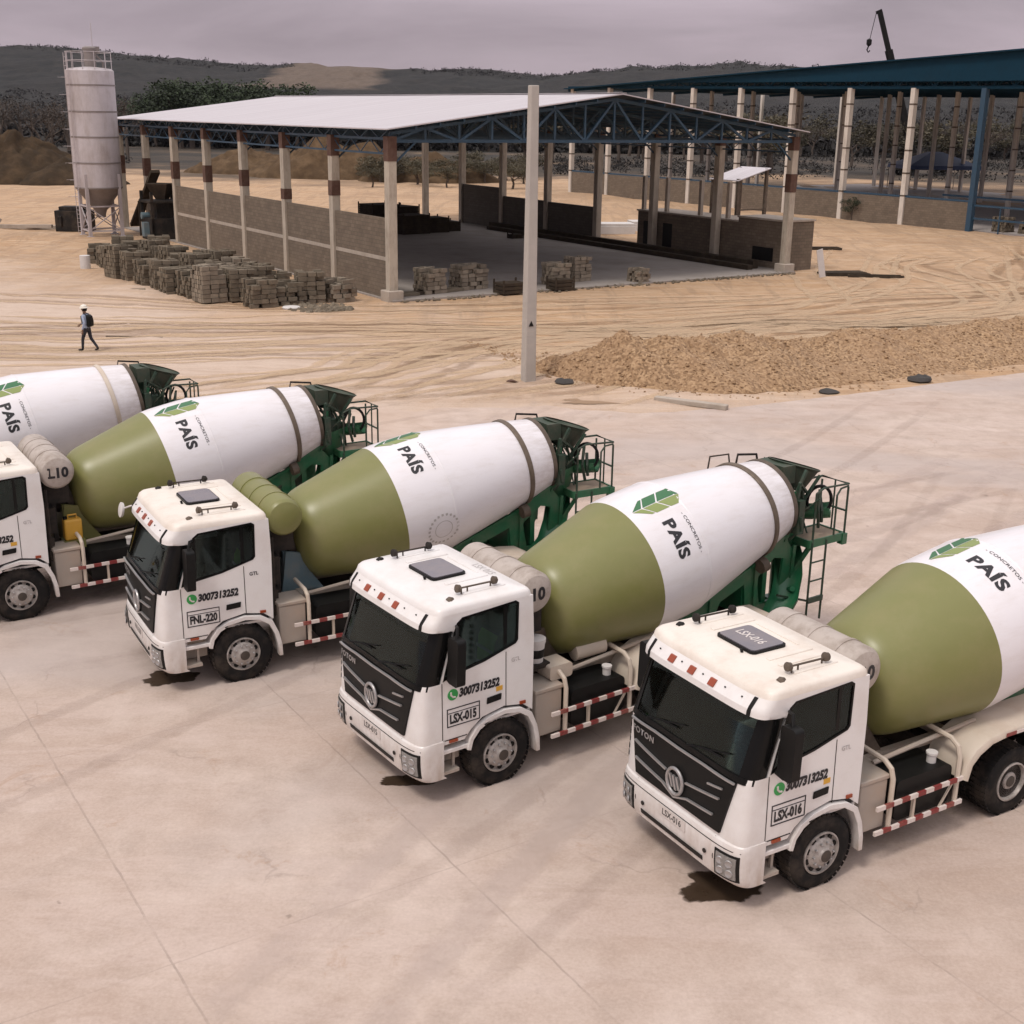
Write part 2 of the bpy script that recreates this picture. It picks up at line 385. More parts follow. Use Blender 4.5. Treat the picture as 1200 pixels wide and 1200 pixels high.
def make_truck(cfg):
    x, y, yaw = cfg['pose']
    root = empty('concrete_mixer_truck', (x, y, 0), radians(yaw))
    tag(root, cfg['label'], 'mixer truck', 'concrete mixer trucks parked side by side')
    B = lambda mb, n, m, p=root, s=30: mb.build(n, m, p, s, True)
    roofm = cfg.get('roof', ROOFW)
    # ---- cab shell
    mb = MB()
    zs = [.92, .98, 1.1, 1.3, 1.5, 1.7, 1.80, 1.86]
    mb.loft([[fpt(p, z) for p in PHIS] for z in zs], False)
    mb.loft([[fpt(p, z) for p in PHIS] for z in [2.60, 2.62, 2.66, 2.70, 2.76, 2.84]], False)
    for sd in (1, -1):
        out = [(.44, .92), (.82, .92), (.92, 1.04), (1.12, 1.18), (1.5, 1.25), (1.83, 1.19), (2.0, 1.06), (2.02, 2.2), (2.0, 2.84)]
        out += [(fpt(pi / 2, z)[0], z) for z in (2.84, 2.70, 2.62, 2.60, 1.86, 1.8, 1.0)]
        out = [out[0]] + out[1:]
        mb.prism(out, lambda a, b, d, sd=sd: (a, sd * (Wd(b) - d), b), 0, .035, [WIN])
    mb.box(1.97, 2.0, -1.16, 1.16, .95, 2.84)
    mb.box(.5, 1.97, -1.16, 1.16, 1.02, 1.06)
    cab = B(mb, 'cab', WHITE)
    # roof cap
    mb = MB(); per = [fpt(p, 2.84) for p in PHIS]
    per = [(p[0], p[1]) for p in per] + [(.95, Wd(2.84)), (1.5, Wd(2.84)), (1.93, Wd(2.84)), (1.98, 1.16), (2.0, 1.08), (2.0, -1.08), (1.98, -1.16), (1.93, -Wd(2.84)), (1.5, -Wd(2.84)), (.95, -Wd(2.84))]
    rings = []
    for z, i in ((2.84, 0), (2.90, .010), (2.932, .030), (2.948, .065), (2.956, .13), (2.968, .15), (2.972, .30)):
        rings.append([(.36 + 2.2 * i + (2.0 - i - .36 - 2.2 * i) * (u - .36) / 1.64, v * (1 - i / 1.2), z) for u, v in per])
    mb.loft(rings, True); n = len(per); mb.add(rings[-1], [tuple(range(n))])
    roof = B(mb, 'roof', roofm, s=40)
    for v in (-.86, -.62, .46, .66, .9):
        mb = MB(); mb.box(.98, 1.70, v - .035, v + .035, 2.955, 2.988); bevel(B(mb, 'roof_rib', roofm, roof), .012)
    mb = MB(); mb.box(1.62, 1.66, -.5, .3, 2.955, 2.985); bevel(B(mb, 'roof_rib', roofm, roof), .01)
    mb = MB(); box = [(.90, -.46), (.90, .26), (1.47, .26), (1.47, -.46)]
    def rr(x0, x1, y0, y1, r): return [(cx + r * cos(radians(a0 + 22.5 * k)), cy + r * sin(radians(a0 + 22.5 * k))) for cx, cy, a0 in ((x1 - r, y1 - r, 0), (x0 + r, y1 - r, 90), (x0 + r, y0 + r, 180), (x1 - r, y0 + r, 270)) for k in range(5)]
    mb.prism(rr(.90, 1.48, -.46, .27, .07), lambda a, b, d: (a, b, d), 2.95, 3.005)
    ht = B(mb, 'roof_hatch', BLACK)
    mb = MB(); mb.prism(rr(.925, 1.455, -.435, .245, .06), lambda a, b, d: (a, b, d), 3.0, 3.02); B(mb, 'hatch_glass', HATCH, roof)
    mb = MB(); mb.tube([(.86, .12, 2.96), (.84, .12, 3.02)], .02); B(mb, 'aerial_stub', BLACK, roof)
    # marker lights, visor strips
    for v in (-.52, -.12, .28):
        mb = MB(); fpanel(mb, lambda z: v - .055, lambda z: v + .055, 2.725, 2.80, 2, 3, .022, .025); B(mb, 'marker_light', ORANGE, cab)
    for v in (-.98, .98):
        mb = MB(); fpanel(mb, lambda z: v - .025, lambda z: v + .025, 2.625, 2.835, 4, 2, .012, .014); B(mb, 'visor_strip', BLACK, cab)
    for v in (-.8, -.34, .08, .5, .8):
        mb = MB(); mb.lathe([(0, .011), (.012, .011)], Vector(fv(v, 2.78, .004)), (-.7, 0, .7), 8); B(mb, 'visor_bolt', BLACK, cab)
    # air horns with their rails
    for sd in (1, -1):
        mb = MB(); vv = sd * .88
        mb.tube([(.95, vv, 3.06), (1.52, vv, 3.05)], .014)
        for uu in (.98, 1.08, 1.47): mb.tube([(uu, vv, 2.95), (uu, vv, 3.06)], .012)
        for uu in (.93, 1.54): mb.lathe([(-.05, .02), (-.02, .055), (.03, .06), (.05, .02)], (uu, vv, 3.06), (-1, 0, .2), 12)
        mb.lathe([(-.05, .04), (.0, .055), (.05, .03)], (.74, sd * .97, 2.955), (1, 0, .1), 10)
        B(mb, 'air_horn', RUSTY if sd > 0 else DARKM, roof)
    # windscreen, pillars
    mb = MB(); fpanel(mb, lambda z: -1.03, lambda z: 1.03, 1.87, 2.605, 8, 20, -.012, .012); B(mb, 'windscreen', GLASS, cab)
    mb = MB()
    for sd in (1, -1): fpanel(mb, lambda z: sd * 1.02, lambda z: sd * Wd(z) * .9999, 1.86, 2.60, 8, 10, 0, .03)
    fpanel(mb, lambda z: -Wd(z) * .99, lambda z: Wd(z) * .99, 1.79, 1.872, 2, 30, .012, .02)
    fpanel(mb, lambda z: -1.03, lambda z: 1.03, 2.575, 2.605, 1, 20, .002, .02)
    B(mb, 'windscreen_frame', BLACKG, cab)
    for v0, v1 in ((-.75, -.15), (.1, .7)):
        mb = MB(); mb.tube([fv(v0, 1.88, .03), fv((v0 + v1) / 2, 1.96, .03), fv(v1, 1.98, .025)], .012, 6)
        mb.tube([fv(v0 + .2, 1.93, .03), fv(v1 + .12, 2.06, .018)], .009, 6)
        B(mb, 'wiper', BLACK, cab)
    # side windows
    for sd in (1, -1):
        P = lambda a, b, d, sd=sd: (a, sd * (Wd(b) - d), b)
        cx = sum(p[0] for p in WIN) / len(WIN); cz = sum(p[1] for p in WIN) / len(WIN)
        inn = [(cx + (a - cx) * .955, cz + (b - cz) * .92) for a, b in WIN]
        mb = MB(); mb.prism(WIN, P, -.004, .03, [inn])
        mb.box(.70, .755, sd * 1.17 - .012, sd * 1.17 + .012, 1.92, 2.75)
        mb.box(1.50, 1.555, sd * 1.172 - .012, sd * 1.172 + .012, 2.1, 2.8)
        B(mb, 'window_frame', BLACKG, cab)
        mb = MB(); mb.prism(inn, P, .012, .018); B(mb, 'side_window', GLASS, cab)
        # rear quarter blanked in black
        mb = MB(); mb.prism([(1.555, 2.15), (1.70, 2.2), (1.70, 2.76), (1.555, 2.75)], P, .02, .03); B(mb, 'quarter_panel', BLACK, cab)
    # interior
    mb = MB(); mb.box(.40, .78, -1.1, 1.1, 1.5, 1.80); mb.box(.6, .72, .3, .85, 1.7, 1.88)
    B(mb, 'dashboard', DASH, cab)
    for v in (.55, -.55):
        mb = MB(); box_round(mb, 1.15, 1.7, v - .25, v + .25, 1.3, 1.5, .05); mb.obox((1.72, v, 1.82), (.14, .48, .75), Matrix.Rotation(.15, 3, 'Y')); mb.obox((1.79, v, 2.3), (.1, .26, .2), Matrix.Rotation(.15, 3, 'Y'))
        bevel(B(mb, 'seat', GREYP, cab), .03)
    mb = MB(); c = Vector((.92, .55, 1.83)); a1 = Vector((0, 1, 0)); a2 = Vector((.55, 0, .83)).normalized()
    mb.tube([c + a1 * (.22 * cos(2 * pi * k / 20)) + a2 * (.22 * sin(2 * pi * k / 20)) for k in range(21)], .016, 6, False); mb.bar(c - a1 * .2, c + a1 * .2, .04); mb.bar(c, (.75, .55, 1.65), .04)
    B(mb, 'steering_wheel', BLACK, cab)
    mb = MB(); mb.box(1.93, 1.965, -1.12, 1.12, 1.07, 2.82); mb.box(.75, 1.93, -1.12, 1.12, 2.80, 2.83); mb.box(.5, 1.93, -1.12, 1.12, 1.065, 1.10)
    for sd in (1, -1): mb.box(.5, 1.93, sd * 1.165 - .01, sd * 1.165 + .01, 1.08, 1.86)
    B(mb, 'cab_lining', GREYP, cab)
    # doors: seams, handle, side marker
    for sd in (1, -1):
        P = lambda a, b, d, sd=sd: (a, sd * (Wd(b) + d), b)
        mb = MB()
        for seg in ([(.455, 1.0), (.455, 1.86)], [(1.53, 1.22), (1.53, 2.08)]):
            (a, b), (c2, d2) = seg; mb.prism([(a - .006, b), (a + .006, b), (c2 + .006, d2), (c2 - .006, d2)], P, -.01, .003)
        mb.prism([(.46, .975), (.86, .975), (.86, .99), (.46, .99)], P, -.01, .003)
        dr = B(mb, 'door_seam', DARKM, cab)
        mb = MB(); mb.prism([(1.19, 1.36), (1.44, 1.375), (1.45, 1.47), (1.2, 1.455)], P, 0, .02); bevel(B(mb, 'door_handle', BLACK, cab), .01)
        mb = MB(); mb.prism([(1.77, 1.205), (1.87, 1.2), (1.87, 1.245), (1.77, 1.25)], P, 0, .018); B(mb, 'side_marker', ORANGE, cab)
        mb = MB(); mb.prism([(.56, .935), (.70, .935), (.70, .972), (.56, .972)], P, 0, .018); B(mb, 'side_marker', ORANGE, cab)
        # mudguard lip over the front wheel
        arc = [(.86, .74), (.90, .90), (1.02, 1.06), (1.22, 1.16), (1.5, 1.205), (1.78, 1.16), (1.98, 1.03), (2.08, .80), (2.13, .58), (2.14, .36)]
        ar2 = [(.92, .72), (.96, .87), (1.07, 1.0), (1.25, 1.09), (1.5, 1.13), (1.74, 1.09), (1.91, .98), (2.01, .78), (2.06, .57), (2.075, .36)]
        mb = MB(); mb.prism(arc + ar2[::-1], lambda a, b, d, sd=sd: (a, sd * d, b), 1.10, 1.245)
        i2 = [(a + (1.5 - a) * .03, b - .02) for a, b in arc]
        mb.prism(arc + i2[::-1], lambda a, b, d, sd=sd: (a, sd * d, b), .72, 1.11)
        bevel(B(mb, 'mudguard', WHITE), .012)
        # steps
        mb = MB(); mb.box(.42, .90, sd * 1.16 - .06, sd * 1.16 + .06, .765, .83); mb.bar((.5, sd * 1.14, .8), (.5, sd * 1.1, .95), .05); bevel(B(mb, 'cab_step', WHITE), .012)
        mb = MB(); mb.box(.40, .74, sd * 1.08 - .13, sd * 1.08 + .13, .44, .49); mb.box(.42, .46, sd * 1.1 - .02, sd * 1.1 + .02, .45, .8); mb.box(.68, .72, sd * 1.1 - .02, sd * 1.1 + .02, .45, .8); mb.box(.45, .9, sd * .9 - .05, sd * .9 + .05, .5, 1.0)
        B(mb, 'lower_step', BATT)
        # mirrors
        mb = MB(); v0 = sd * 1.40
        mb.prism(rr(v0 - .125, v0 + .125, 1.90, 2.58, .05), lambda a, b, d: (d + .02 * (b - 2.2), a, b), .50, .64)
        mb.tube([(.70, sd * 1.19, 2.66), (.62, sd * 1.34, 2.70), (.57, sd * 1.40, 2.55)], .022); mb.tube([(.55, sd * 1.20, 1.90), (.57, sd * 1.32, 1.86), (.57, sd * 1.40, 1.93)], .022)
        mr = bevel(B(mb, 'mirror', BLACK), .015)
        mb = MB(); mb.prism(rr(v0 - .095, v0 + .095, 1.95, 2.52, .04), lambda a, b, d: (d + .02 * (b - 2.2), a, b), .638, .644); B(mb, 'mirror_glass', CHROME, mr)
    # louvres at the cab corner
    mb = MB()
    for k in range(6):
        z = 1.14 + k * .105; fpanel(mb, lambda q: -1.175, lambda q: -1.125, z, z + .06, 1, 2, .012, .014)
    B(mb, 'corner_louvres', BLACK, cab)
    # grille
    half = lambda z: .86 + (z - 1.05) * .24
    mb = MB(); fpanel(mb, lambda z: -half(z), half, 1.04, 1.785, 8, 26, .03, .04); gr = B(mb, 'grille', BLACK)
    def strip(pts, w=.032, o=.05):
        mb = MB()
        for (v0, z0), (v1, z1) in zip(pts, pts[1:]):
            k = 6
            P1 = [fv(v0 + (v1 - v0) * i / k, z0 + (z1 - z0) * i / k, o) for i in range(k + 1)]
            for a, b in zip(P1, P1[1:]): mb.bar(a, b, w, .022)
        B(mb, 'grille_strip', CHROME, gr)
    strip([(-1.02, 1.775), (-.5, 1.80), (0, 1.79), (.5, 1.80), (1.03, 1.785)], .03)
    strip([(-.90, 1.50), (-.20, 1.40)]); strip([(.20, 1.40), (.82, 1.49)])
    strip([(-.86, 1.27), (-.25, 1.20), (0, 1.11), (.25, 1.20), (.74, 1.24)])
    strip([(.60, 1.60), (.86, 1.64)], .022)
    mb = MB(); c = Vector(fv(0, 1.33, .06))
    mb.tube([c + Vector((0, .155 * cos(2 * pi * k / 24), .175 * sin(2 * pi * k / 24))) for k in range(25)], .024, 8, False)
    for d, l in ((-.07, .10), (0, .12), (.07, .10)): mb.prism([(d - .05, .06), (d - .012, .06), (d + .05, -l), (d + .012, -l)], lambda a, b, q: (q, a, 1.34 + b), c.x - .012, c.x + .02)
    B(mb, 'emblem', CHROME, gr)
    mb = MB(); mb.lathe([(0, .14), (.012, .14)], c + Vector((.03, 0, 0)), (-1, 0, 0), 24); B(mb, 'emblem_backing', BLACK, gr)
    text_obj('grille_lettering', 'FOTON', .115, lambda a, b: fv(-.98 + a, 1.62 + b, .046), CHROME, gr, .004, 0, truck=True, space=1.15, sx=1.1)
    # bumper
    mb = MB()
    def bpt(p, z, off=0):
        q = fpt(p, 1.0); bs = interp(z, [(.40, .10), (.46, .03), (.60, .0), (.90, .0), (.96, .02), (.985, .06)])
        return (bs + .42 * (q[0] - .05) / DC - off * .97, q[1] / Wd(1.0) * (1.235 + off * .3), z)
    zz = [.40, .43, .46, .55, .75, .90, .96, .985]
    rings = [[bpt(p, z) for p in PHIS] for z in zz]
    mb.loft(rings, False)
    mb.loft([[(p[0] + (.5 - p[0]) * .35, p[1] * .9, p[2]) for p in rings[-1]], rings[-1]], False)
    mb.loft([[(p[0] + (.5 - p[0]) * .35, p[1] * .9, p[2]) for p in rings[0]], rings[0]], False)
    for sd in (1, -1): mb.box(.40, .47, sd * 1.20 - .034, sd * 1.20 + .034, .42, .97)
    bu = B(mb, 'bumper', WHITE)
    def bpanel(v0, v1, z0, z1, off, th, nv=8):
        m2 = MB(); A = []
        for o in (off, off - th):
            A.append([[bpt(phi_of((v0 + (v1 - v0) * j / nv) / 1.235 * Wd(1.), 1.), z0 + (z1 - z0) * i / 2, o) for j in range(nv + 1)] for i in range(3)])
        n = nv + 1; vs = [p for s_ in A for r in s_ for p in r]; k = 3 * n; fs = []
        for i in range(2):
            for j in range(nv):
                a = i * n + j; fs += [(a, a + 1, a + n + 1, a + n), (a + k, a + n + k, a + n + 1 + k, a + 1 + k)]
        lp = list(range(n)) + [n + nv, 2 * n + nv] + [2 * n + j for j in range(nv - 1, -1, -1)] + [n]
        fs += [(lp[i], lp[(i + 1) % len(lp)], lp[(i + 1) % len(lp)] + k, lp[i] + k) for i in range(len(lp))]
        m2.add(vs, fs); return m2
    B(bpanel(-.66, .62, .535, .60, .008, .01, 14), 'bumper_slot', BLACK, bu)
    B(bpanel(-.27, .27, .74, .885, .012, .014), 'number_plate', PLATEW, bu)
    if cfg.get('plate'): text_obj('plate_lettering', cfg['plate'], .125, lambda a, b: bpt(phi_of(a / 1.235 * 1.22, 1.), .77 + b, .016), INK, bu, .001, 0, 'CENTER', truck=True, sx=.9)
    for sd in (1, -1):
        a, b = (.84, 1.185) if sd > 0 else (-1.185, -.84)
        hl = B(bpanel(a, b, .49, .85, .012, .02), 'headlight', BLACK)
        m2 = bpanel(a + .03, b - .03, .52, .82, .022, .012); B(m2, 'headlight_lens', LENS, hl)
        m2 = MB(); mid = (a + b) / 2
        for q, z in ((mid - .07, .73), (mid + .06, .73), (mid - .06, .60), (mid + .07, .60)):
            p = Vector(bpt(phi_of(q / 1.235 * 1.22, 1.), z, .022)); m2.lathe([(0, .052), (.012, .045), (.004, .03)], p, (-1, .5 * sd, 0), 14)
        B(m2, 'lamp_bowls', CHROME, hl)
    for v in (-.80, .80):
        B(bpanel(v - .006, v + .006, .44, .97, .004, .006, 2), 'bumper_seam', DARKM, bu)
    B(bpanel(-1.19, 1.19, .893, .903, .004, .006, 24), 'bumper_seam', DARKM, bu)
    for v in (-.62, .66):
        mb = MB(); p = Vector(bpt(phi_of(v / 1.235 * 1.22, 1.), .70, .004)); mb.lathe([(0, .03), (.012, .03)], p, (-1, 0, 0), 12); B(mb, 'bumper_plug', DARKM, bu)
    # ---- lettering on the driver's door (and plate frame)
    S = lambda u, z, o=.006: (lambda a, b: (u + a, Wd(z) + o, z + b))
    def side_text(n, s, u, z, size, m=INK, bold=.003, sx=1., shear=0): text_obj(n, s, size, lambda a, b: (u + a + b * shear, Wd(z + b) + .006, z + b), m, cab, bold, truck=True, sx=sx)
    side_text('door_phone_number', '3007313252', .73, 1.60, .17, bold=.010, sx=.80, shear=.12)
    if cfg.get('plate'):
        side_text('door_plate_number', cfg['plate'], .572, 1.225, .185, bold=.009, sx=.70)
        mb = MB(); fr = [(.53, 1.17), (1.08, 1.17), (1.08, 1.45), (.53, 1.45)]; inn = [(.545, 1.185), (1.065, 1.185), (1.065, 1.435), (.545, 1.435)]
        mb.prism(fr, lambda a, b, d: (a, Wd(b) + d, b), 0, .005, [inn]); mb.prism([(.55, 1.375), (1.06, 1.375), (1.06, 1.385), (.55, 1.385)], lambda a, b, d: (a, Wd(b) + d, b), 0, .005); B(mb, 'door_plate_frame', INK, cab)
    if cfg.get('gtl'): side_text('model_lettering', 'GTL', 1.62, 1.90, .085, FAINT if cfg['gtl'] == 1 else INK, .002)
    mb = MB(); mb.lathe([(0, .085), (.006, .085)], (.63, Wd(1.66), 1.655), (0, 1, 0), 24); B(mb, 'phone_badge', WAGR, cab)
    mb = MB(); mb.tube([(.595, Wd(1.66) + .008, 1.70), (.598, Wd(1.66) + .008, 1.655), (.63, Wd(1.66) + .008, 1.62), (.668, Wd(1.66) + .008, 1.615)], .014, 6); B(mb, 'phone_badge_symbol', PLATEW, cab)
    if cfg.get('sticker', True):
        mb = MB(); mb.prism([(1.36, 1.51), (1.47, 1.515), (1.47, 1.585), (1.36, 1.58)], lambda a, b, d: (a, Wd(b) + d, b), 0, .005); B(mb, 'door_sticker', YEL, cab)
    if cfg.get('roof_text') == 'hatch': text_obj('roof_lettering', cfg['plate'], .20, lambda a, b: (1.14 + b, -.36 + a * .70, 3.0215), PLATEW, ht, .004, truck=True)
    if cfg.get('roof_text') == 'roof':
        text_obj('roof_lettering', 'LSX 015', .17, lambda a, b: (1.74 + b, -.02 + a * .85, 2.9735), FAINT, roof, .003, truck=True)
    # ---- wheels and chassis
    for sd in (1, -1):
        wheel(root, 1.45, sd * 1.215, sd, True)
        for u in (5.06, 6.41): wheel(root, u, sd * 1.20, sd, False)
    mb = MB()
    for sd in (1, -1): mb.box(.5, 8.1, sd * .42 - .045, sd * .42 + .045, .72, 1.0)
    for u in (1.0, 2.5, 4.2, 5.7, 7.4, 8.05): mb.box(u - .05, u + .05, -.4, .4, .75, .95)
    for u in (1.45, 5.06, 6.41): mb.tube([(u, -1.0, .52), (u, 1.0, .52)], .09)
    for u in (5.06, 6.41): mb.lathe([(-.25, .08), (-.15, .22), (.15, .22), (.25, .08)], (u, 0, .52), (0, 1, 0), 16)
    mb.tube([(2.4, 0, .75), (5.0, 0, .6)], .06); mb.box(.7, 1.9, -.38, .38, .6, 1.05)
    B(mb, 'chassis', DARKM)
    mb = MB()
    for sd in (1, -1): mb.box(2.25, 8.0, sd * .42 - .05, sd * .42 + .05, 1.004, 1.12)
    for sd in (1, -1): mb.tube([(2.75, sd * .72, 1.20), (4.6, sd * .80, 1.42)], .035)
    mb.bar((2.75, -.72, 1.12), (2.75, .72, 1.12), .1, .16); mb.bar((4.4, -.72, 1.12), (4.4, .72, 1.12), .1, .16)
    B(mb, 'subframe', BATT)
    # pedestal, gearbox
    pm = cfg.get('ped', RUSTY)
    mb = MB()
    for sd in (1, -1): mb.prism([(2.45, 1.12), (3.25, 1.12), (3.02, 1.45), (2.86, 1.85), (2.55, 1.92), (2.50, 1.5)], lambda a, b, d, sd=sd: (a, sd * d, b), .34, .40)
    mb.box(2.52, 2.58, -.34, .34, 1.12, 1.9); mb.box(2.6, 3.1, -.40, .40, 1.12, 1.16)
    B(mb, 'front_pedestal', pm)
    mb = MB(); gx = DRUM_O + DAX * -.42
    mb.lathe([(-.42, .12), (-.38, .24), (-.15, .28), (-.12, .34), (0, .34)], gx, DAX, 20); mb.box(2.3, 2.6, -.16, .16, 1.75, 2.05); B(mb, 'gearbox', DARKM)
    mb = MB()
    for k, (u, v) in enumerate(((2.1, .75), (2.16, .45), (2.13, .1), (2.2, -.3), (2.1, -.7))):
        mb.tube([(u, v, 1.1), (u + .06, v + .1, 1.6), (u + .02, v - .05, 2.1), (u + .3, v * .4, 2.25)], .022, 6)
    mb.box(2.06, 2.2, -.9, .95, 1.3, 1.45); mb.box(2.08, 2.3, .3, .8, 1.5, 2.0); mb.tube([(2.2, .55, 2.0), (2.2, .55, 2.42)], .08, 12); mb.tube([(2.12, .95, 1.0), (2.12, .95, 2.42)], .03)
    mb.tube([(2.12, -.95, 1.0), (2.12, -.95, 2.42)], .03)
    B(mb, 'engine_bay_hoses', DARKM)
    # water tank across the frame
    tm = cfg.get('tank', TANKW); tu, tz, tr, tl = cfg.get('tankdim', (2.36, 2.75, .325, 1.06))
    tank = None
    mb = MB(); TP = [(tl - .12, tr), (tl - .10, tr * .98), (tl - .05, tr * .86), (tl - .012, tr * .55), (tl, .05)]
    mb.lathe([(-d, r) for d, r in TP[::-1]] + TP, (tu, 0, tz), (0, 1, 0), 36)
    tank = B(mb, 'water_tank', tm)
    for v in (-.5, 0, .5):
        mb = MB(); mb.lathe([(-.03, tr - .01), (-.03, tr + .012), (.03, tr + .012), (.03, tr - .01)], (tu, v, tz), (0, 1, 0), 36, caps=False); B(mb, 'tank_band', tm, tank)
    for v in (-.6, .6):
        mb = MB(); mb.bar((tu - .2, v, tz - .45), (tu + .25, v, tz - .45), .12, .5); mb.bar((tu - .05, v, 1.1), (tu - .05, v, tz - .4), .08)
        B(mb, 'tank_bracket', DARKM, tank)
    if cfg.get('tank_text'): text_obj('tank_lettering', cfg['tank_text'], .26, lambda a, b: (tu + a, interp(-hypot(a, b - .08), [(-r, d) for d, r in TP]) + .006, tz - .08 + b), INK, tank, .012, .04, 'CENTER', truck=True)
    # ---- drum
    mb = MB(); n = 72
    ring = lambda s, r: [DRUM_O + DAX * s + DNN * (r * cos(2 * pi * j / n)) + Vector((0, r * sin(2 * pi * j / n), 0)) for j in range(n)]
    i0 = [i for i, p in enumerate(PROF) if p[0] == 1.423][0]
    mb.cur = 1; mb.loft([ring(*p) for p in PROF[:i0 + 1]], True)
    mb.cur = 0; mb.loft([ring(*p) for p in PROF[i0:]], True)
    drum = mb.build('drum', [DRUMW, OLIVE], root, 22, True)
    mb = MB(); mb.lathe([(4.16, .80), (4.16, .868), (4.175, .878), (4.24, .878), (4.255, .868), (4.255, .80)], DRUM_O, DAX, n, caps=False); B(mb, 'roller_ring', cfg.get('ring', RINGM), drum)
    mb = MB(); mb.lathe([(4.77, .70), (4.77, .735), (4.85, .735), (4.85, .66)], DRUM_O, DAX, 48, caps=False); B(mb, 'drum_mouth_rim', RUSTY, drum)
    ph = radians(cfg['phase'])
    DT = lambda a0, s0: (lambda a, b: dpt(s0 + b, ph + (a + a0) / 1.155))
    text_obj('drum_lettering', 'PAÍS', .29, DT(0, 1.845), INK, drum, .013, .03, truck=True, space=1.1, sx=1.12)
    text_obj('drum_lettering', '- CONCRETOS -', .082, DT(-.01, 2.245), INK, drum, .0005, .03, truck=True, sx=1.2)
    # six-piece leaf emblem
    def quad(pts, m, name):
        mb = MB(); k = 6
        # subdivide the polygon as a fan grid
        (a, b, c, d) = pts
        g_ = [[Vector((a[0] + (b[0] - a[0]) * i / k + ((d[0] + (c[0] - d[0]) * i / k) - (a[0] + (b[0] - a[0]) * i / k)) * j / k,
                        a[1] + (b[1] - a[1]) * i / k + ((d[1] + (c[1] - d[1]) * i / k) - (a[1] + (b[1] - a[1]) * i / k)) * j / k)) for j in range(k + 1)] for i in range(k + 1)]
        mb.loft([[dpt(p[1], ph + p[0] / 1.155) for p in r] for r in g_], False); B(mb, name, m, drum)
    A0, AM, A1 = -.56, -.37, -.18
    q = 'emblem_piece'
    quad([(AM - .0, 1.54), (AM - .0, 1.72), (A0 + .01, 1.86), (A0 + .01, 1.80)], LEAFD, q)
    quad([(AM, 1.75), (AM, 2.02), (A0, 2.16), (A0, 1.89)], LEAFD, q)
    quad([(AM, 2.05), (AM, 2.50), (A0, 2.40), (A0, 2.19)], LEAFD, q)
    quad([(AM + .015, 1.54), (AM + .015, 1.72), (A1 - .01, 1.86), (A1 - .01, 1.80)], LEAFL, q)
    quad([(AM + .015, 1.75), (AM + .015, 2.02), (A1, 2.16), (A1, 1.89)], LEAFL, q)
    quad([(AM + .015, 2.05), (AM + .015, 2.50), (A1, 2.35), (A1, 2.19)], LEAFL, q)
    if cfg.get('seal'):
        mb = MB()
        for k in range(22):
            a = 2 * pi * k / 22
            for r_, w in ((.30, .022),):
                ca, cs = r_ * cos(a), r_ * sin(a)
                mb.add([dpt(2.12 + cs + dx, radians(107) + (ca + dy) / 1.155) for dx, dy in ((-w, -w), (w, -w), (w, w), (-w, w))], [(0, 1, 2, 3)])
        for k in range(30):
            a = 2 * pi * k / 30; a2 = 2 * pi * (k + 1) / 30
            for r_ in (.17,):
                mb.add([dpt(2.12 + rr_ * sin(t), radians(107) + rr_ * cos(t) / 1.155) for rr_, t in ((r_, a), (r_, a2), (r_ + .012, a2), (r_ + .012, a))], [(0, 1, 2, 3)])
        B(mb, 'round_seal', FAINT, drum)
    # ---- battery box, fuel tank, side guards, hoops
    for sd in (1, -1):
        mb = MB(); mb.box(2.14, 2.62, sd * .87 - .25, sd * .87 + .25, .50, 1.20); bb = bevel(B(mb, 'battery_box', BATT), .02)
        mb = MB(); mb.box(2.12, 2.64, sd * .87 - .262, sd * .87 + .262, 1.203, 1.27); bevel(B(mb, 'lid', BATT, bb), .015)
        mb = MB(); box_round(mb, 2.80, 3.85, sd * .85 - .27, sd * .85 + .27, .50, 1.10, .10); ft = B(mb, 'fuel_tank', BLACK)
        mb = MB(); mb.tube([(3.62, sd * .95, 1.08), (3.62, sd * .95, 1.22)], .065, 14); mb.tube([(3.62, sd * .95, 1.22), (3.62, sd * .95, 1.25)], .08, 14); B(mb, 'filler_cap', SLABW, ft)
        for z in (.85, .49):
            seg = 11; sgw = (4.02 - 2.38) / seg
            mb = MB(); mb.cur = 0
            for k in range(seg):
                mb.cur = k % 2
                mb.box(2.38 + k * sgw, 2.38 + (k + 1) * sgw, sd * 1.2 - .018, sd * 1.2 + .018, z - .03 + (.03 * k / seg), z + .03 + (.03 * k / seg))
            mb.build('side_guard_rail', [WHR, REDR], root, 30, True)
        for u in (2.66, 3.92):
            mb = MB(); mb.tube([(u, sd * 1.165, .46), (u, sd * 1.165, 1.2), (u + .0, sd * 1.12, 1.33), (u, sd * 1.0, 1.40), (u, sd * .5, 1.42)], .036, 8); B(mb, 'side_guard_hoop', CREAM)
        mb = MB()
        mb.bar((3.1, sd * 1.17, .5), (3.1, sd * 1.17, .86), .04); B(mb, 'side_guard_post', CREAM)
        mb = MB(); mb.bar((3.6, sd * 1.17, .5), (3.85, sd * 1.17, .86), .025)
        B(mb, 'side_guard_brace', CREAM)
        # rear mudguard across both axles
        path = [(3.96, .86), (4.02, 1.08), (4.16, 1.26), (4.40, 1.37), (4.75, 1.41), (6.75, 1.41), (7.08, 1.37), (7.32, 1.24), (7.45, 1.05), (7.50, .84)]
        mb = MB(); rings = []
        for v, dz in ((.58, 0), (1.16, 0), (1.225, -.015), (1.25, -.05), (1.25, -.09), (1.235, -.09), (1.21, -.035), (1.15, -.02), (.58, -.02)):
            rings.append([(5.73 + (u - 5.73) * (1 + dz * .55), sd * v, z + dz * (1 if z > 1.2 else .4)) for u, z in path])
        mb.loft(rings, False); B(mb, 'rear_mudguard', CREAM, s=40)
        mb = MB()
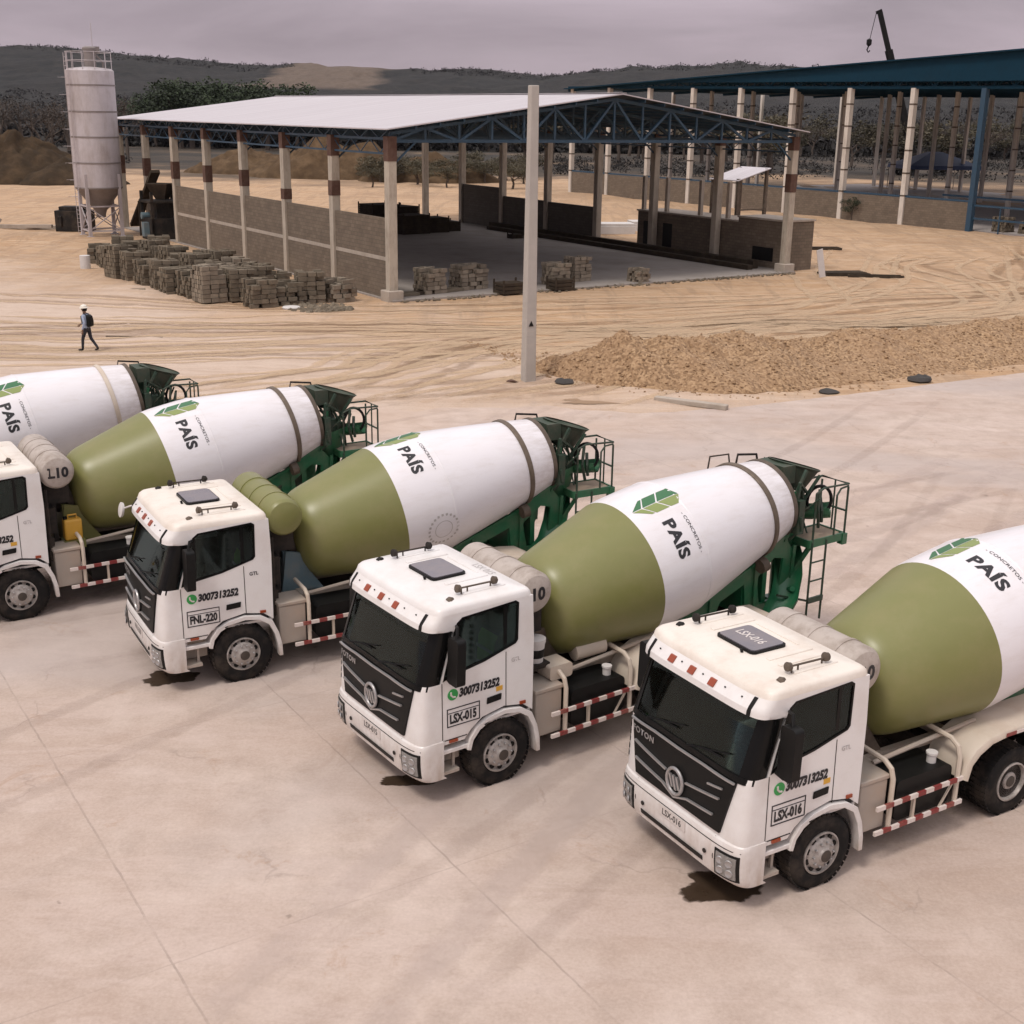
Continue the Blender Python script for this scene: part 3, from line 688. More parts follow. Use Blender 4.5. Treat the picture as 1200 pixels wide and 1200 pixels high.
        for k in range(10):
            mb.cur = k % 2; mb.box(4.72 + k * .2, 4.92 + k * .2, sd * 1.258 - .005, sd * 1.258 + .005, 1.325, 1.375)
        mb.build('reflective_tape', [REDR, WHR], root, 0, True)
    # ---- rear pedestal, hopper, chutes, platform, ladder
    mb = MB()
    for sd in (1, -1): mb.prism([(5.3, 1.12), (7.95, 1.12), (8.15, 1.45), (8.22, 2.1), (7.95, 2.42), (7.72, 2.36), (7.15, 1.98), (6.3, 1.64), (5.3, 1.27)], lambda a, b, d, sd=sd: (a, sd * d, b), .40, .45, [[(7.45, 1.25), (7.9, 1.3), (7.98, 2.0), (7.75, 2.05), (7.35, 1.75)], [(6.35, 1.2), (7.1, 1.22), (7.05, 1.7), (6.5, 1.5)]])
    for u, z in ((5.5, 1.25), (6.3, 1.5), (7.1, 1.8), (7.6, 2.0)): mb.box(u - .05, u + .05, -.40, .40, 1.12, z)
    mb.add([(5.4, -.4, 1.25), (5.4, .4, 1.25), (7.15, .4, 1.88), (7.15, -.4, 1.88)], [(0, 1, 2, 3)])
    for sd in (1, -1): mb.bar((8.0, sd * .43, 2.3), (8.12, sd * .5, 3.2), .07); mb.bar((7.95, sd * .43, 1.2), (7.4, sd * .95, 1.13), .07)
    mb.box(7.9, 8.2, -.9, .9, .55, .68)
    for sd in (1, -1):
        mb.bar((5.3, sd * .47, 1.29), (7.15, sd * .47, 2.0), .07, .05); mb.bar((7.15, sd * .47, 2.0), (7.95, sd * .47, 2.44), .08, .06); mb.bar((7.3, sd * .46, 1.12), (7.3, sd * .46, 2.0), .08, .06); mb.bar((8.18, sd * .46, 1.45), (8.22, sd * .46, 2.2), .07, .05); mb.bar((6.25, sd * .46, 1.15), (6.25, sd * .46, 1.6), .06, .05)
    ped = B(mb, 'rear_pedestal', GREEN)
    for sd in (1, -1):
        mb = MB(); mb.lathe([(-.07, .06), (-.07, .13), (.07, .13), (.07, .06)], DRUM_O + DAX * 4.207 + Vector((0, sd * .60, -.81)), DAX, 18); B(mb, 'support_roller', RUSTY, ped)
    mb = MB(); hz = Vector((8.56, 0, 3.50)); ha = Vector((.30, 0, 1)).normalized()
    mb.lathe([(-.42, .24), (-.40, .27), (-.05, .42), (0, .44), (0, .42), (-.05, .39), (-.38, .24)], hz, ha, 30, caps=False)
    mb.lathe([(-.03, .43), (.02, .48), (.03, .45)], hz, ha, 30, caps=False)
    mb.box(7.95, 8.25, -.32, .32, 3.30, 3.62)
    B(mb, 'charge_hopper', HOPM)
    mb = MB()
    for sd in (1, -1):
        mb.bar((8.1, sd * .5, 3.15), (8.35, sd * .48, 3.55), .05); mb.bar((7.95, sd * .62, 2.6), (8.05, sd * .62, 3.4), .05); mb.bar((8.05, sd * .62, 3.4), (8.5, sd * .4, 3.1), .04)
        mb.tube([(8.2, sd * .3, 2.3), (8.5, sd * .35, 2.8), (8.3, sd * .45, 3.2)], .03, 6); mb.tube([(8.7, sd * .2, 2.2), (8.6, sd * .3, 2.9), (8.4, sd * .3, 3.3)], .022, 6)
    for k in range(5): mb.tube([(8.0 + .1 * k, .35 - .12 * k, 2.3), (8.15 + .1 * k, .1 + .08 * k, 2.8), (8.2 + .08 * k, .5 - .2 * k, 3.2)], .018, 6)
    mb.box(8.0, 8.3, -.62, -.45, 2.6, 3.3); mb.box(8.15, 8.45, .1, .32, 2.55, 2.95); mb.box(7.98, 8.12, .50, .72, 2.5, 3.1)
    rg = random.Random(5)
    for k in range(16):
        p = Vector((rg.uniform(7.95, 8.75), rg.uniform(-.5, .62), rg.uniform(2.35, 2.7))); q = p + Vector((rg.uniform(-.25, .3), rg.uniform(-.3, .3), rg.uniform(.4, .8))); mb.tube([p, (p + q) / 2 + Vector((rg.uniform(-.12, .12), rg.uniform(-.12, .12), 0)), q], rg.uniform(.012, .035), 6)
    B(mb, 'hopper_frame', DGREEN)
    # discharge collector + chute
    mb = MB()
    mb.lathe([(0, .50), (.3, .42), (.75, .22), (.8, .20)], (8.22, 0, 2.72), (.15, 0, -1), 20, caps=False)
    def chan(pts, r, n=12):
        rings = []
        for i, p in enumerate(pts):
            p = Vector(p); d = (Vector(pts[min(i + 1, len(pts) - 1)]) - Vector(pts[max(i - 1, 0)])).normalized()
            sx = d.cross(Vector((0, 0, 1))).normalized(); sy = sx.cross(d)
            rings.append([p + sx * (r * cos(pi + pi * j / n)) + sy * (r * sin(pi + pi * j / n)) for j in range(n + 1)])
        mb.loft(rings, False); mb.loft([[q + Vector((0, 0, -.03)) for q in r_] for r_ in rings], False)
    chan([(8.35, .12, 2.20), (8.2, .36, 2.05), (8.0, .58, 1.75), (7.75, .75, 1.45), (7.45, .85, 1.25)], .24)
    chan([(8.62, .1, 2.75), (8.75, .3, 2.78), (8.95, .55, 2.84)], .20)
    B(mb, 'discharge_chute', GREEN, s=50)
    mb = MB(); mb.tube([(8.3, 0, .95), (8.3, 0, 2.0)], .09, 12); mb.lathe([(0, .26), (.06, .26)], (8.3, 0, 1.9), (0, 0, 1), 18); mb.bar((8.1, 0, 1.0), (8.5, 0, 1.0), .2); mb.tube([(8.3, 0, 1.2), (8.0, .7, 1.5)], .05)
    B(mb, 'chute_pivot', GREEN)
    mb = MB(); mb.box(8.36, 9.22, .10, .68, 2.265, 2.30); plat = B(mb, 'platform', DUSTP)
    mb = MB()
    for a, b in (((8.34, .09), (9.24, .09)), ((8.34, .69), (9.24, .69)), ((8.34, .09), (8.34, .69)), ((9.24, .09), (9.24, .69))): mb.bar((*a, 2.25), (*b, 2.25), .03, .14)
    mb.box(9.18, 9.30, .60, .72, 2.10, 2.30); mb.bar((8.5, .2, 2.2), (8.2, .4, 1.6), .07); mb.bar((8.5, .6, 2.2), (8.2, .42, 1.6), .07)
    B(mb, 'platform_frame', GREEN, plat)
    mb = MB(); r_ = .020
    for p in ((8.42, .69), (9.24, .69), (9.24, .09), (8.42, .09)): mb.tube([(*p, 2.28), (*p, 3.16)], r_, 8)
    mb.tube([(8.42, .69, 3.16), (8.6, .69, 3.24), (9.24, .69, 3.22), (9.24, .09, 3.22), (8.6, .09, 3.22), (8.42, .09, 3.16)], r_, 8)
    mb.tube([(9.24, .69, 2.72), (9.24, .09, 2.72)], r_, 8); mb.tube([(8.96, .69, 2.28), (8.96, .69, 3.05), (9.05, .69, 3.16), (9.24, .69, 3.18)], .018, 8)
    mb.tube([(9.24, .39, 2.28), (9.24, .39, 3.22)], .016, 8)
    B(mb, 'platform_railing', DGREEN, plat)
    mb = MB(); mb.tube([Vector((8.78, .45 + .03 * k, 2.92)) + Vector((.20 * cos(2 * pi * k / 20), .1 * cos(2 * pi * k / 20), .27 * sin(2 * pi * k / 20))) - Vector((0, .03 * k, 0)) for k in range(21)], .03, 8, False); B(mb, 'hose_coil', BLACK, plat)
    mb = MB()
    for u in (8.40, 8.76): mb.tube([(u, .71, .78), (u, .71, 2.28)], .02, 8)
    for z in (1.55, 1.9): mb.tube([(8.40, .71, z), (8.76, .71, z)], .016, 8)
    mb.box(8.385, 8.775, .70, .74, 1.14, 1.24); mb.bar((7.7, .62, 1.42), (8.4, .70, 1.19), .035)
    B(mb, 'ladder', DGREEN, plat)
    if cfg.get('extra'):
        mb = MB(); mb.lathe([(0, .10), (.02, .17), (.55, .17), (.57, .10)], (3.25, .52, 1.42), (1, .15, .1), 20); B(mb, 'air_cleaner', CREAM)
        mb = MB(); box_round(mb, 2.50, 2.92, .62, .98, 1.275, 1.50, .05); B(mb, 'cream_cover', CREAM)
    if cfg.get('round_mirror'):
        mb = MB(); mb.tube([(.55, -1.2, 2.60), (.35, -1.5, 2.55), (.25, -1.72, 2.45)], .018, 6); mb.lathe([(-.03, .05), (-.02, .13), (.02, .14), (.03, .12)], (.24, -1.76, 2.42), (-1, 0, .2), 20); B(mb, 'round_mirror', SLABW)
    # pipe with bend over the back of the drum
    mb = MB(); mb.tube([(7.15, -.62, 3.42), (7.6, -.62, 3.48), (7.75, -.62, 3.50), (7.78, -.62, 3.66), (8.25, -.62, 3.60), (8.30, -.62, 3.4)], .022, 8)
    mb.tube([(7.05, -.62, 3.42), (7.1, -.62, 3.72), (7.55, -.62, 3.70), (7.6, -.62, 3.45)], .016, 8) if cfg.get('loop') else None
    mb.tube([(8.34, -.62, 3.5), (8.2, -.5, 2.9), (8.1, -.42, 2.3)], .02, 8); B(mb, 'water_pipe', DARKM)
    return root



TRUCKS = [
 dict(pose=(-15.6, 24.5, -148.0), phase=46, label='mixer truck farthest left, only its white drum and tail in view', ring=CREAM),
 dict(pose=(-11.1411, 22.3503, -147.6119), phase=33, tank_text='L10', gtl=1, ped=OLIVE, label='mixer truck with grubby grey water tank lettered L10 behind its half hidden cab'),
 dict(pose=(-6.3908, 19.9097, -150.2212), phase=16, plate='FNL-220', tank=OLIVE, gtl=2, ped=BLUEM, sticker=False, seal=True, round_mirror=True, label='mixer truck with green water tank and plate FNL-220 on the door'),
 dict(pose=(-1.9974, 16.3983, -144.485), phase=39, plate='LSX-015', tankdim=(2.30, 2.68, .32, .90), extra=True, tank_text='10', gtl=1, roof_text='roof', roof=WHITE, loop=True, label='mixer truck with plate LSX-015, clean white roof and a bucket behind the cab'),
 dict(pose=(2.1029, 14.0709, -149.2116), phase=9, plate='LSX-016', tankdim=(2.29, 2.66, .325, .88), tank_text='10', gtl=1, loop=True, roof_text='hatch', label='nearest mixer truck, plate LSX-016, drum cut off by the right photo edge'),
]
troots = [make_truck(c) for c in TRUCKS]
def in_truck(i, u, v, z):
    x, y, yaw = TRUCKS[i]['pose']; a = radians(yaw); return Vector((x - u * cos(a) - v * sin(a), y - u * sin(a) + v * cos(a), z))
def put_in_truck(o, i, u, v, z): o.location = in_truck(i, u, v, z); o.rotation_euler = (0, 0, radians(TRUCKS[i]['pose'][2])); return o
# loose things carried on the trucks
root = empty('bucket'); tag(root, 'white lidded bucket standing behind the cab of truck LSX-015', 'bucket')
mb = MB(); mb.lathe([(0, .12), (.30, .145), (.30, .15), (.33, .15), (.34, .14)], (0, 0, 0), (0, 0, 1), 24); mb.build('bucket_body', SLABW, root)
mb = MB(); mb.lathe([(.08, .1285), (.22, .140)], (0, 0, 0), (0, 0, 1), 24, caps=False); mb.build('bucket_label', BLACK, root)
mb = MB(); mb.lathe([(.32, .156), (.37, .156), (.375, .14)], (0, 0, 0), (0, 0, 1), 24); mb.build('bucket_lid', SLABW, root)
put_in_truck(root, 3, 2.42, .70, 1.53)
mb = MB(); mb.box(2.28, 2.58, .52, .86, 1.46, 1.53); o = mb.build('bucket_shelf', DARKM, troots[3], 30, True)
root = empty('jerrycan'); tag(root, 'orange yellow jerrycan behind the cab of the truck with tank L10', 'jerrycan')
mb = MB(); mb.box(-.17, .17, -.12, .12, 0, .42); bevel(mb.build('can_body', YEL, root), .04, 3)
mb = MB(); mb.tube([(-.09, 0, .42), (-.09, 0, .49), (.07, 0, .49), (.07, 0, .42)], .02); mb.build('can_handle', YEL, root)
mb = MB(); mb.lathe([(0, .04), (.06, .04)], (.12, 0, .41), (0, 0, 1), 14); mb.build('can_cap', BLACK, root)
put_in_truck(root, 1, 2.62, .62, 1.275)
mb = MB(); mb.box(2.42, 2.82, .46, .78, 1.12, 1.275); mb.build('can_rack', OLIVE, troots[1], 30, True)
for i, lab in ((2, 'green high visibility vest hung over the driver seat of truck FNL-220'), (3, 'green high visibility vest hung over the driver seat of truck LSX-015')):
    root = empty('safety_vest'); tag(root, lab, 'safety vest', 'vests hung on the driver seats')
    mb = MB(); mb.loft([[(a, s * .21, b) for s in (-1, -.5, 0, .5, 1)] for a, b in ((.12, -.45), (.115, -.1), (.09, .15), (.03, .27), (-.05, .2), (-.07, -.1), (-.09, -.3))], False); mb.build('vest_fabric', VEST, root, 60)
    mb = MB()
    for b0 in (-.28, -.02): mb.loft([[(a + .006, s * .213, b0 + d) for s in (-1, 0, 1)] for a, d in ((.122, 0), (.12, .06))], False)
    mb.build('reflective_band', VESTS, root, 60)
    put_in_truck(root, i, 1.73, .55, 1.86)

# ------------------------------------------------------------------ ground, yard, hills
AX = Vector((-.54532715, .8382233, 0)); BX = Vector((.8382233, .54532715, 0)); YAW = atan2(BX.y, BX.x)
SO = Vector((-6.3797, 65.2578, 0))
def S2W(x, y, z=0): return SO + BX * x + AX * y + Vector((0, 0, z))
def W2S(x, y): d = Vector((x, y, 0)) - SO; return d.dot(BX), d.dot(AX)
def ground_material():
    m, nt, b = nt_new('sandy_ground')
    v = coords(nt)
    sx = N(nt, 'SeparateXYZ'); L(nt, v, sx.inputs[0])
    n1 = noise(nt, v, .09, 8, .62); n2 = noise(nt, v, .9, 8, .65, .4); n3 = noise(nt, v, 14, 4, .7)
    tr = noise(nt, coords(nt, (.10, 1.0, 1), (0, 0, radians(-12))), .9, 7, .62, 1.6)
    tr2 = noise(nt, coords(nt, (.9, .10, 1), (0, 0, radians(-38))), .8, 6, .6, 1.2)
    sand = ramp(nt, n2, [(.25, (.26, .135, .055)), (.5, (.39, .222, .100)), (.75, (.48, .30, .155))])
    sand = mix(nt, ramp(nt, tr, [(.44, g(0)), (.52, g(.9)), (.57, g(0)), (.67, g(.6)), (.72, g(0))]), sand, (.53, .375, .245))
    sand = mix(nt, math_(nt, 'MULTIPLY', ramp(nt, tr2, [(.50, g(0)), (.58, g(1)), (.64, g(0))]), .55), sand, (.23, .14, .075))
    sand = mix(nt, ramp(nt, n1, [(.50, g(0)), (.64, g(.55))]), sand, (.27, .155, .078))
    pink = ramp(nt, n2, [(.25, (.43, .315, .24)), (.55, (.52, .40, .32)), (.8, (.57, .45, .37))])
    pink = mix(nt, math_(nt, 'MULTIPLY', ramp(nt, tr, [(.46, g(0)), (.54, g(1)), (.6, g(0))]), .5), pink, (.62, .51, .43))
    # how sandy: grows away from the yard and to the right, broken up by noise
    q = math_(nt, 'ADD', math_(nt, 'MULTIPLY', sx.outputs[1], .045), math_(nt, 'MULTIPLY', sx.outputs[0], .042))
    q = math_(nt, 'ADD', q, math_(nt, 'MULTIPLY', n1, 2.2))
    q = math_(nt, 'ADD', q, math_(nt, 'MULTIPLY', n2, .7))
    mask = ramp(nt, math_(nt, 'MULTIPLY', q, .2), [(.64, g(0)), (.80, g(1))])
    c = mix(nt, mask, pink, sand)
    c = mix(nt, .25, c, ramp(nt, n3, [(.3, (.30, .21, .14)), (.7, (.68, .54, .42))]))
    # scrub-brown farther country
    far = ramp(nt, math_(nt, 'ADD', math_(nt, 'MULTIPLY', sx.outputs[1], .0024), math_(nt, 'MULTIPLY', noise(nt, v, .03, 4), .5)), [(.66, g(0)), (.76, g(1))])
    c = mix(nt, far, c, ramp(nt, noise(nt, v, .03, 6, .7), [(.42, (.022, .018, .013)), (.58, (.060, .042, .027)), (.70, (.20, .135, .08))]))
    L(nt, c, b.inputs['Base Color']); b.inputs['Roughness'].default_value = .95
    h = math_(nt, 'ADD', math_(nt, 'ADD', math_(nt, 'MULTIPLY', tr, 1.2), n2), math_(nt, 'MULTIPLY', n3, .15))
    bump(nt, b, h, .8, .15)
    return m
def concrete_material():
    m, nt, b = nt_new('dusty_yard_concrete')
    v = coords(nt); sx = N(nt, 'SeparateXYZ'); L(nt, v, sx.inputs[0])
    n1 = noise(nt, v, .22, 8, .62); n2 = noise(nt, v, 1.3, 9, .68, .3); n3 = noise(nt, v, 22, 4, .75)
    st = noise(nt, coords(nt, (.35, 1.6, 1), (0, 0, radians(-30))), .7, 7, .65, .8)
    c = ramp(nt, n2, [(.28, (.365, .285, .232)), (.5, (.475, .380, .320)), (.72, (.575, .475, .412))])
    c = mix(nt, ramp(nt, n1, [(.44, g(0)), (.62, g(.62))]), c, (.36, .255, .195))
    c = mix(nt, math_(nt, 'MULTIPLY', ramp(nt, st, [(.48, g(0)), (.60, g(1)), (.72, g(0))]), .35), c, (.58, .47, .42))
    c = mix(nt, .22, c, ramp(nt, n3, [(.3, (.30, .23, .19)), (.7, (.66, .54, .48))]))
    # hosed-down greyer zones, hairline cracks, rust-brown washes
    gz_ = noise(nt, coords(nt, (.5, 1, 1), (0, 0, radians(-31))), .16, 5, .55, .6)
    c = mix(nt, ramp(nt, gz_, [(.50, g(0)), (.63, g(.5))]), c, (.40, .345, .325))
    vc = N(nt, 'TexVoronoi', feature='DISTANCE_TO_EDGE', Scale=.33); wv = N(nt, 'VectorMath', operation='ADD'); L(nt, v, wv.inputs[0])
    nz = N(nt, 'TexNoise', Scale=1.2, Detail=6); L(nt, v, nz.inputs['Vector']); L(nt, nz.outputs['Color'], wv.inputs[1]); L(nt, wv.outputs[0], vc.inputs['Vector'])
    ck = math_(nt, 'MULTIPLY', ramp(nt, vc.outputs['Distance'], [(0, g(1)), (.008, g(0))]), ramp(nt, noise(nt, v, .4, 3), [(.54, g(0)), (.62, g(.28))]))
    c = mix(nt, ck, c, (.17, .13, .11))
    rb = noise(nt, v, .8, 9, .75, .5)
    c = mix(nt, math_(nt, 'MULTIPLY', ramp(nt, rb, [(.60, g(0)), (.70, g(1))]), .5), c, (.33, .20, .12))
    # brown streak marks and blotches
    bl = noise(nt, v, .55, 7, .7, 1.0)
    c = mix(nt, math_(nt, 'MULTIPLY', ramp(nt, bl, [(.58, g(0)), (.72, g(1))]), .4), c, (.27, .18, .13))
    fl = noise(nt, v, 3.2, 3, .5)
    c = mix(nt, math_(nt, 'MULTIPLY', ramp(nt, fl, [(.73, g(0)), (.77, g(1))]), .5), c, (.16, .12, .095))
    # joints
    ju = math_(nt, 'ADD', math_(nt, 'MULTIPLY', sx.outputs[0], BX.x), math_(nt, 'MULTIPLY', sx.outputs[1], BX.y))
    jv = math_(nt, 'ADD', math_(nt, 'MULTIPLY', sx.outputs[0], AX.x), math_(nt, 'MULTIPLY', sx.outputs[1], AX.y))
    def joint(val, o, per, w, amt):
        f = math_(nt, 'FRACT', math_(nt, 'DIVIDE', math_(nt, 'SUBTRACT', val, o), per))
        d = math_(nt, 'ABSOLUTE', math_(nt, 'SUBTRACT', f, .5))
        return math_(nt, 'MULTIPLY', math_(nt, 'GREATER_THAN', d, .5 - w / per), amt)
    wob = math_(nt, 'MULTIPLY', math_(nt, 'SUBTRACT', noise(nt, v, 3, 3), .5), .05)
    j1 = joint(math_(nt, 'ADD', ju, wob), 3.4, 3.74, .014, .42); j2 = joint(math_(nt, 'ADD', jv, wob), 1.0, 5.6, .012, .22)
    jj = math_(nt, 'MULTIPLY', math_(nt, 'MAXIMUM', j1, j2), ramp(nt, n2, [(.40, g(.15)), (.62, g(1))]))
    c = mix(nt, jj, c, (.15, .115, .095))
    # sand carried onto the far edge
    du = math_(nt, 'ADD', math_(nt, 'MULTIPLY', math_(nt, 'SUBTRACT', sx.outputs[1], 30), .05), math_(nt, 'MULTIPLY', math_(nt, 'SUBTRACT', n1, .5), 1.6))
    du = math_(nt, 'SUBTRACT', du, math_(nt, 'MULTIPLY', sx.outputs[0], .06))
    c = mix(nt, ramp(nt, du, [(.15, g(0)), (.75, g(.8))]), c, ramp(nt, n2, [(.25, (.43, .315, .24)), (.55, (.52, .40, .32)), (.8, (.57, .45, .37))]))
    L(nt, c, b.inputs['Base Color'])
    L(nt, ramp(nt, n2, [(.3, g(.72)), (.7, g(.92))]), b.inputs['Roughness'])
    bump(nt, b, math_(nt, 'SUBTRACT', math_(nt, 'ADD', n2, math_(nt, 'MULTIPLY', n3, .25)), math_(nt, 'MULTIPLY', jj, .8)), .3, .03)
    return m
EDGE = [(-70, 36), (-40, 38), (-25, 40), (-14, 40.5), (-8, 41.5), (-3, 40.2), (1, 41.2), (4.4, 40.2), (7.42, 41.34), (12.09, 43.83), (19.87, 48.27), (60, 71)]
def edge_y(x): return interp(x, EDGE)
GM = [(1.4, 46.6), (23, 56)]
def gz(x, y):
    """undulating dirt, flat under the yard and the buildings"""
    k = min(1, max(0, (y - edge_y(x) - .6) / 3))
    s, t = W2S(x, y)
    ds = max(-2 - s, s - 34, -1.5 - t, t - 52); k *= min(1, max(0, ds / 4))
    if y > 330: k = 0
    return k * (.16 * fbm(x * .10, y * .16, 3) + .07 * fbm(x * .5, y * .9, 9, 4) + .06) - .004
def rows(a, b, s): n = max(1, round((b - a) / s)); return [a + (b - a) * i / n for i in range(n)]
xs = rows(-3000, -400, 400) + rows(-400, -100, 50) + rows(-100, -45, 5) + rows(-45, 60, .6) + rows(60, 120, 5) + rows(120, 400, 50) + rows(400, 3000, 400) + [3000]
ys = rows(-150, 0, 30) + rows(0, 36, 6) + rows(36, 110, .55) + rows(110, 340, 6) + rows(340, 900, 60) + rows(900, 3000, 300) + [3000]
GX, GY = xs, ys; GZ = [[gz(x, y) for x in xs] for y in ys]
def gground(x, y):
    i = min(max(bisect.bisect_right(GX, x) - 1, 0), len(GX) - 2); j = min(max(bisect.bisect_right(GY, y) - 1, 0), len(GY) - 2)
    a = (x - GX[i]) / (GX[i + 1] - GX[i]); b = (y - GY[j]) / (GY[j + 1] - GY[j])
    return (GZ[j][i] * (1 - a) + GZ[j][i + 1] * a) * (1 - b) + (GZ[j + 1][i] * (1 - a) + GZ[j + 1][i + 1] * a) * b
mb = MB(); nx = len(xs)
mb.v = [(x, y, gz(x, y)) for y in ys for x in xs]
mb.f = [(j * nx + i, j * nx + i + 1, (j + 1) * nx + i + 1, (j + 1) * nx + i) for j in range(len(ys) - 1) for i in range(nx - 1)]; mb.mi = [0] * len(mb.f)
tag(mb.build('ground', ground_material(), None, 80, recalc=False), kind='structure')
mb = MB(); pts = []
for (a, b), (c, d) in zip(EDGE, EDGE[1:]):
    for k in range(24):
        t = k / 24; x = a + (c - a) * t; y = b + (d - b) * t
        pts.append((x, y + (.35 * fbm(x * .7, 3.3, 0, 4) if x < 7 else .06 * fbm(x * 1.5, 1.1, 0, 4))))
pts.append(EDGE[-1]); poly = [(-70, -20), (60, -20)] + pts[::-1]
cv = [Vector((a, b, 0)) for a, b in poly]
tris = tessellate_polygon([cv]); mb.add([(a, b, .012) for a, b in poly], [tuple(t) for t in tris])
k = len(poly); mb.add([(a, b, .012) for a, b in poly] + [(a, b, -.15) for a, b in poly], [(i, (i + 1) % k, (i + 1) % k + k, i + k) for i in range(k)])
tag(mb.build('concrete_yard', concrete_material(), None, 0), kind='structure')

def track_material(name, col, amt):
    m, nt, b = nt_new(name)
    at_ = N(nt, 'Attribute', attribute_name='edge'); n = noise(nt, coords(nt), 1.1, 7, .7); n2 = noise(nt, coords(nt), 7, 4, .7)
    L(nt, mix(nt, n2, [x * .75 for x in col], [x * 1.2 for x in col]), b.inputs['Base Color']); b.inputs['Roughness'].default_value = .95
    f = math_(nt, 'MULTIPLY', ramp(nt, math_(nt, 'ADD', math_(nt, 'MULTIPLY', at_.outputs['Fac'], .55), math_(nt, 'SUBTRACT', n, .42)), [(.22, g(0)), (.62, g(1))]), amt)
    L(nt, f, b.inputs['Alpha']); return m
def tracks(name, paths, m, width, gauge, zf):
    mb = MB(); ed = []
    for path in paths:
        pts = []
        for i in range(len(path) - 1):
            p0 = path[max(i - 1, 0)]; p1 = path[i]; p2 = path[i + 1]; p3 = path[min(i + 2, len(path) - 1)]
            for k in range(40):
                t = k / 40; pts.append(tuple(.5 * (2 * p1[c] + (p2[c] - p0[c]) * t + (2 * p0[c] - 5 * p1[c] + 4 * p2[c] - p3[c]) * t * t + (3 * p1[c] - p0[c] - 3 * p2[c] + p3[c]) * t ** 3) for c in (0, 1)))
        pts.append(path[-1])
        for sd in ((-1, 1) if gauge else (0,)):
            o = len(mb.v); n = len(pts)
            for i, (x, y) in enumerate(pts):
                d = Vector((pts[min(i + 1, n - 1)][0] - pts[max(i - 1, 0)][0], pts[min(i + 1, n - 1)][1] - pts[max(i - 1, 0)][1])).normalized(); q = Vector((-d.y, d.x))
                fade = min(1, i / 25, (n - 1 - i) / 25)
                for e in (-1, -.4, .4, 1):
                    p = Vector((x, y)) + q * (sd * gauge / 2 + e * width / 2); mb.v.append((p.x, p.y, zf(p.x, p.y))); ed.append((0 if abs(e) == 1 else 1) * fade)
            for i in range(n - 1):
                for k in range(3): a = o + i * 4 + k; mb.f.append((a, a + 1, a + 5, a + 4)); mb.mi.append(0)
    ob = mb.build(name, m, None, 80, recalc=False); at_ = ob.data.attributes.new('edge', 'FLOAT', 'POINT'); at_.data.foreach_set('value', ed)
    tag(ob, kind='structure'); return ob
rt = random.Random(11); sandp = []
for k in range(11):
    y0 = rt.uniform(44, 62); b_ = rt.uniform(50, 66); sandp.append([(-34 + rt.uniform(-6, 6), y0 + rt.uniform(-2, 6)), (-14, b_ - rt.uniform(0, 5)), (6 + rt.uniform(-4, 4), b_ + rt.uniform(0, 3)), (24, b_ + 6 + rt.uniform(-2, 6)), (44, b_ + 14 + rt.uniform(-6, 14)), (70, b_ + 26 + rt.uniform(-8, 14))])
for k in range(9):
    x0 = rt.uniform(18, 40); sandp.append([(x0 + 6, rt.uniform(88, 108)), (x0 + rt.uniform(-2, 3), 82 + rt.uniform(-3, 3)), (x0 + rt.uniform(-3, 4), 72 + rt.uniform(-2, 3)), (x0 - rt.uniform(3, 10), 64), (x0 - rt.uniform(14, 24), 59)])
for k in range(10):
    x0 = rt.uniform(-14, 10); sandp.append([(x0 - rt.uniform(2, 10), 41 + rt.uniform(0, 1)), (x0, 46 + rt.uniform(-1, 2)), (x0 + rt.uniform(3, 8), 53 + rt.uniform(-2, 2)), (x0 + rt.uniform(14, 26), 61 + rt.uniform(-3, 3))])
gzf = lambda x, y: gground(x, y) + .016 + .00001 * (y - 40) ** 2
tracks('tyre_tracks', sandp, track_material('compacted_sand', (.60, .44, .29), .55), .62, 1.9, gzf)
ruts = [[(x + rt.uniform(-3, 3), y + rt.uniform(-1.5, 1.5)) for x, y in p] for p in sandp[::2]]
tracks('tyre_ruts', ruts, track_material('shaded_loose_sand', (.27, .165, .09), .30), .9, 1.9, lambda x, y: gzf(x, y) - .006)  # broader bands of darker sand near every second track
cpaths = []
for k in range(13):
    o_ = Vector((rt.uniform(-16, 12), rt.uniform(24, 37))); d_ = Vector((-.86, -.51)) if k % 3 else Vector((-.6, -.8)); cpaths.append([tuple(o_ - d_ * 9 + Vector((rt.uniform(-1, 1), rt.uniform(0, 3)))), tuple(o_), tuple(o_ + d_ * 9), tuple(o_ + d_ * 20 + Vector((rt.uniform(-2, 2), rt.uniform(-2, 2))))])
tracks('yard_tyre_marks', cpaths, track_material('dusty_tyre_mark', (.36, .28, .235), .12), .45, 1.95, lambda x, y: .0165)
cp2 = [[(x + rt.uniform(-2, 2), y + rt.uniform(-2, 2)) for x, y in p] for p in cpaths[:9]]
tracks('yard_dust_streaks', cp2, track_material('pale_cement_dust', (.60, .50, .45), .30), .7, 1.7, lambda x, y: .0145)

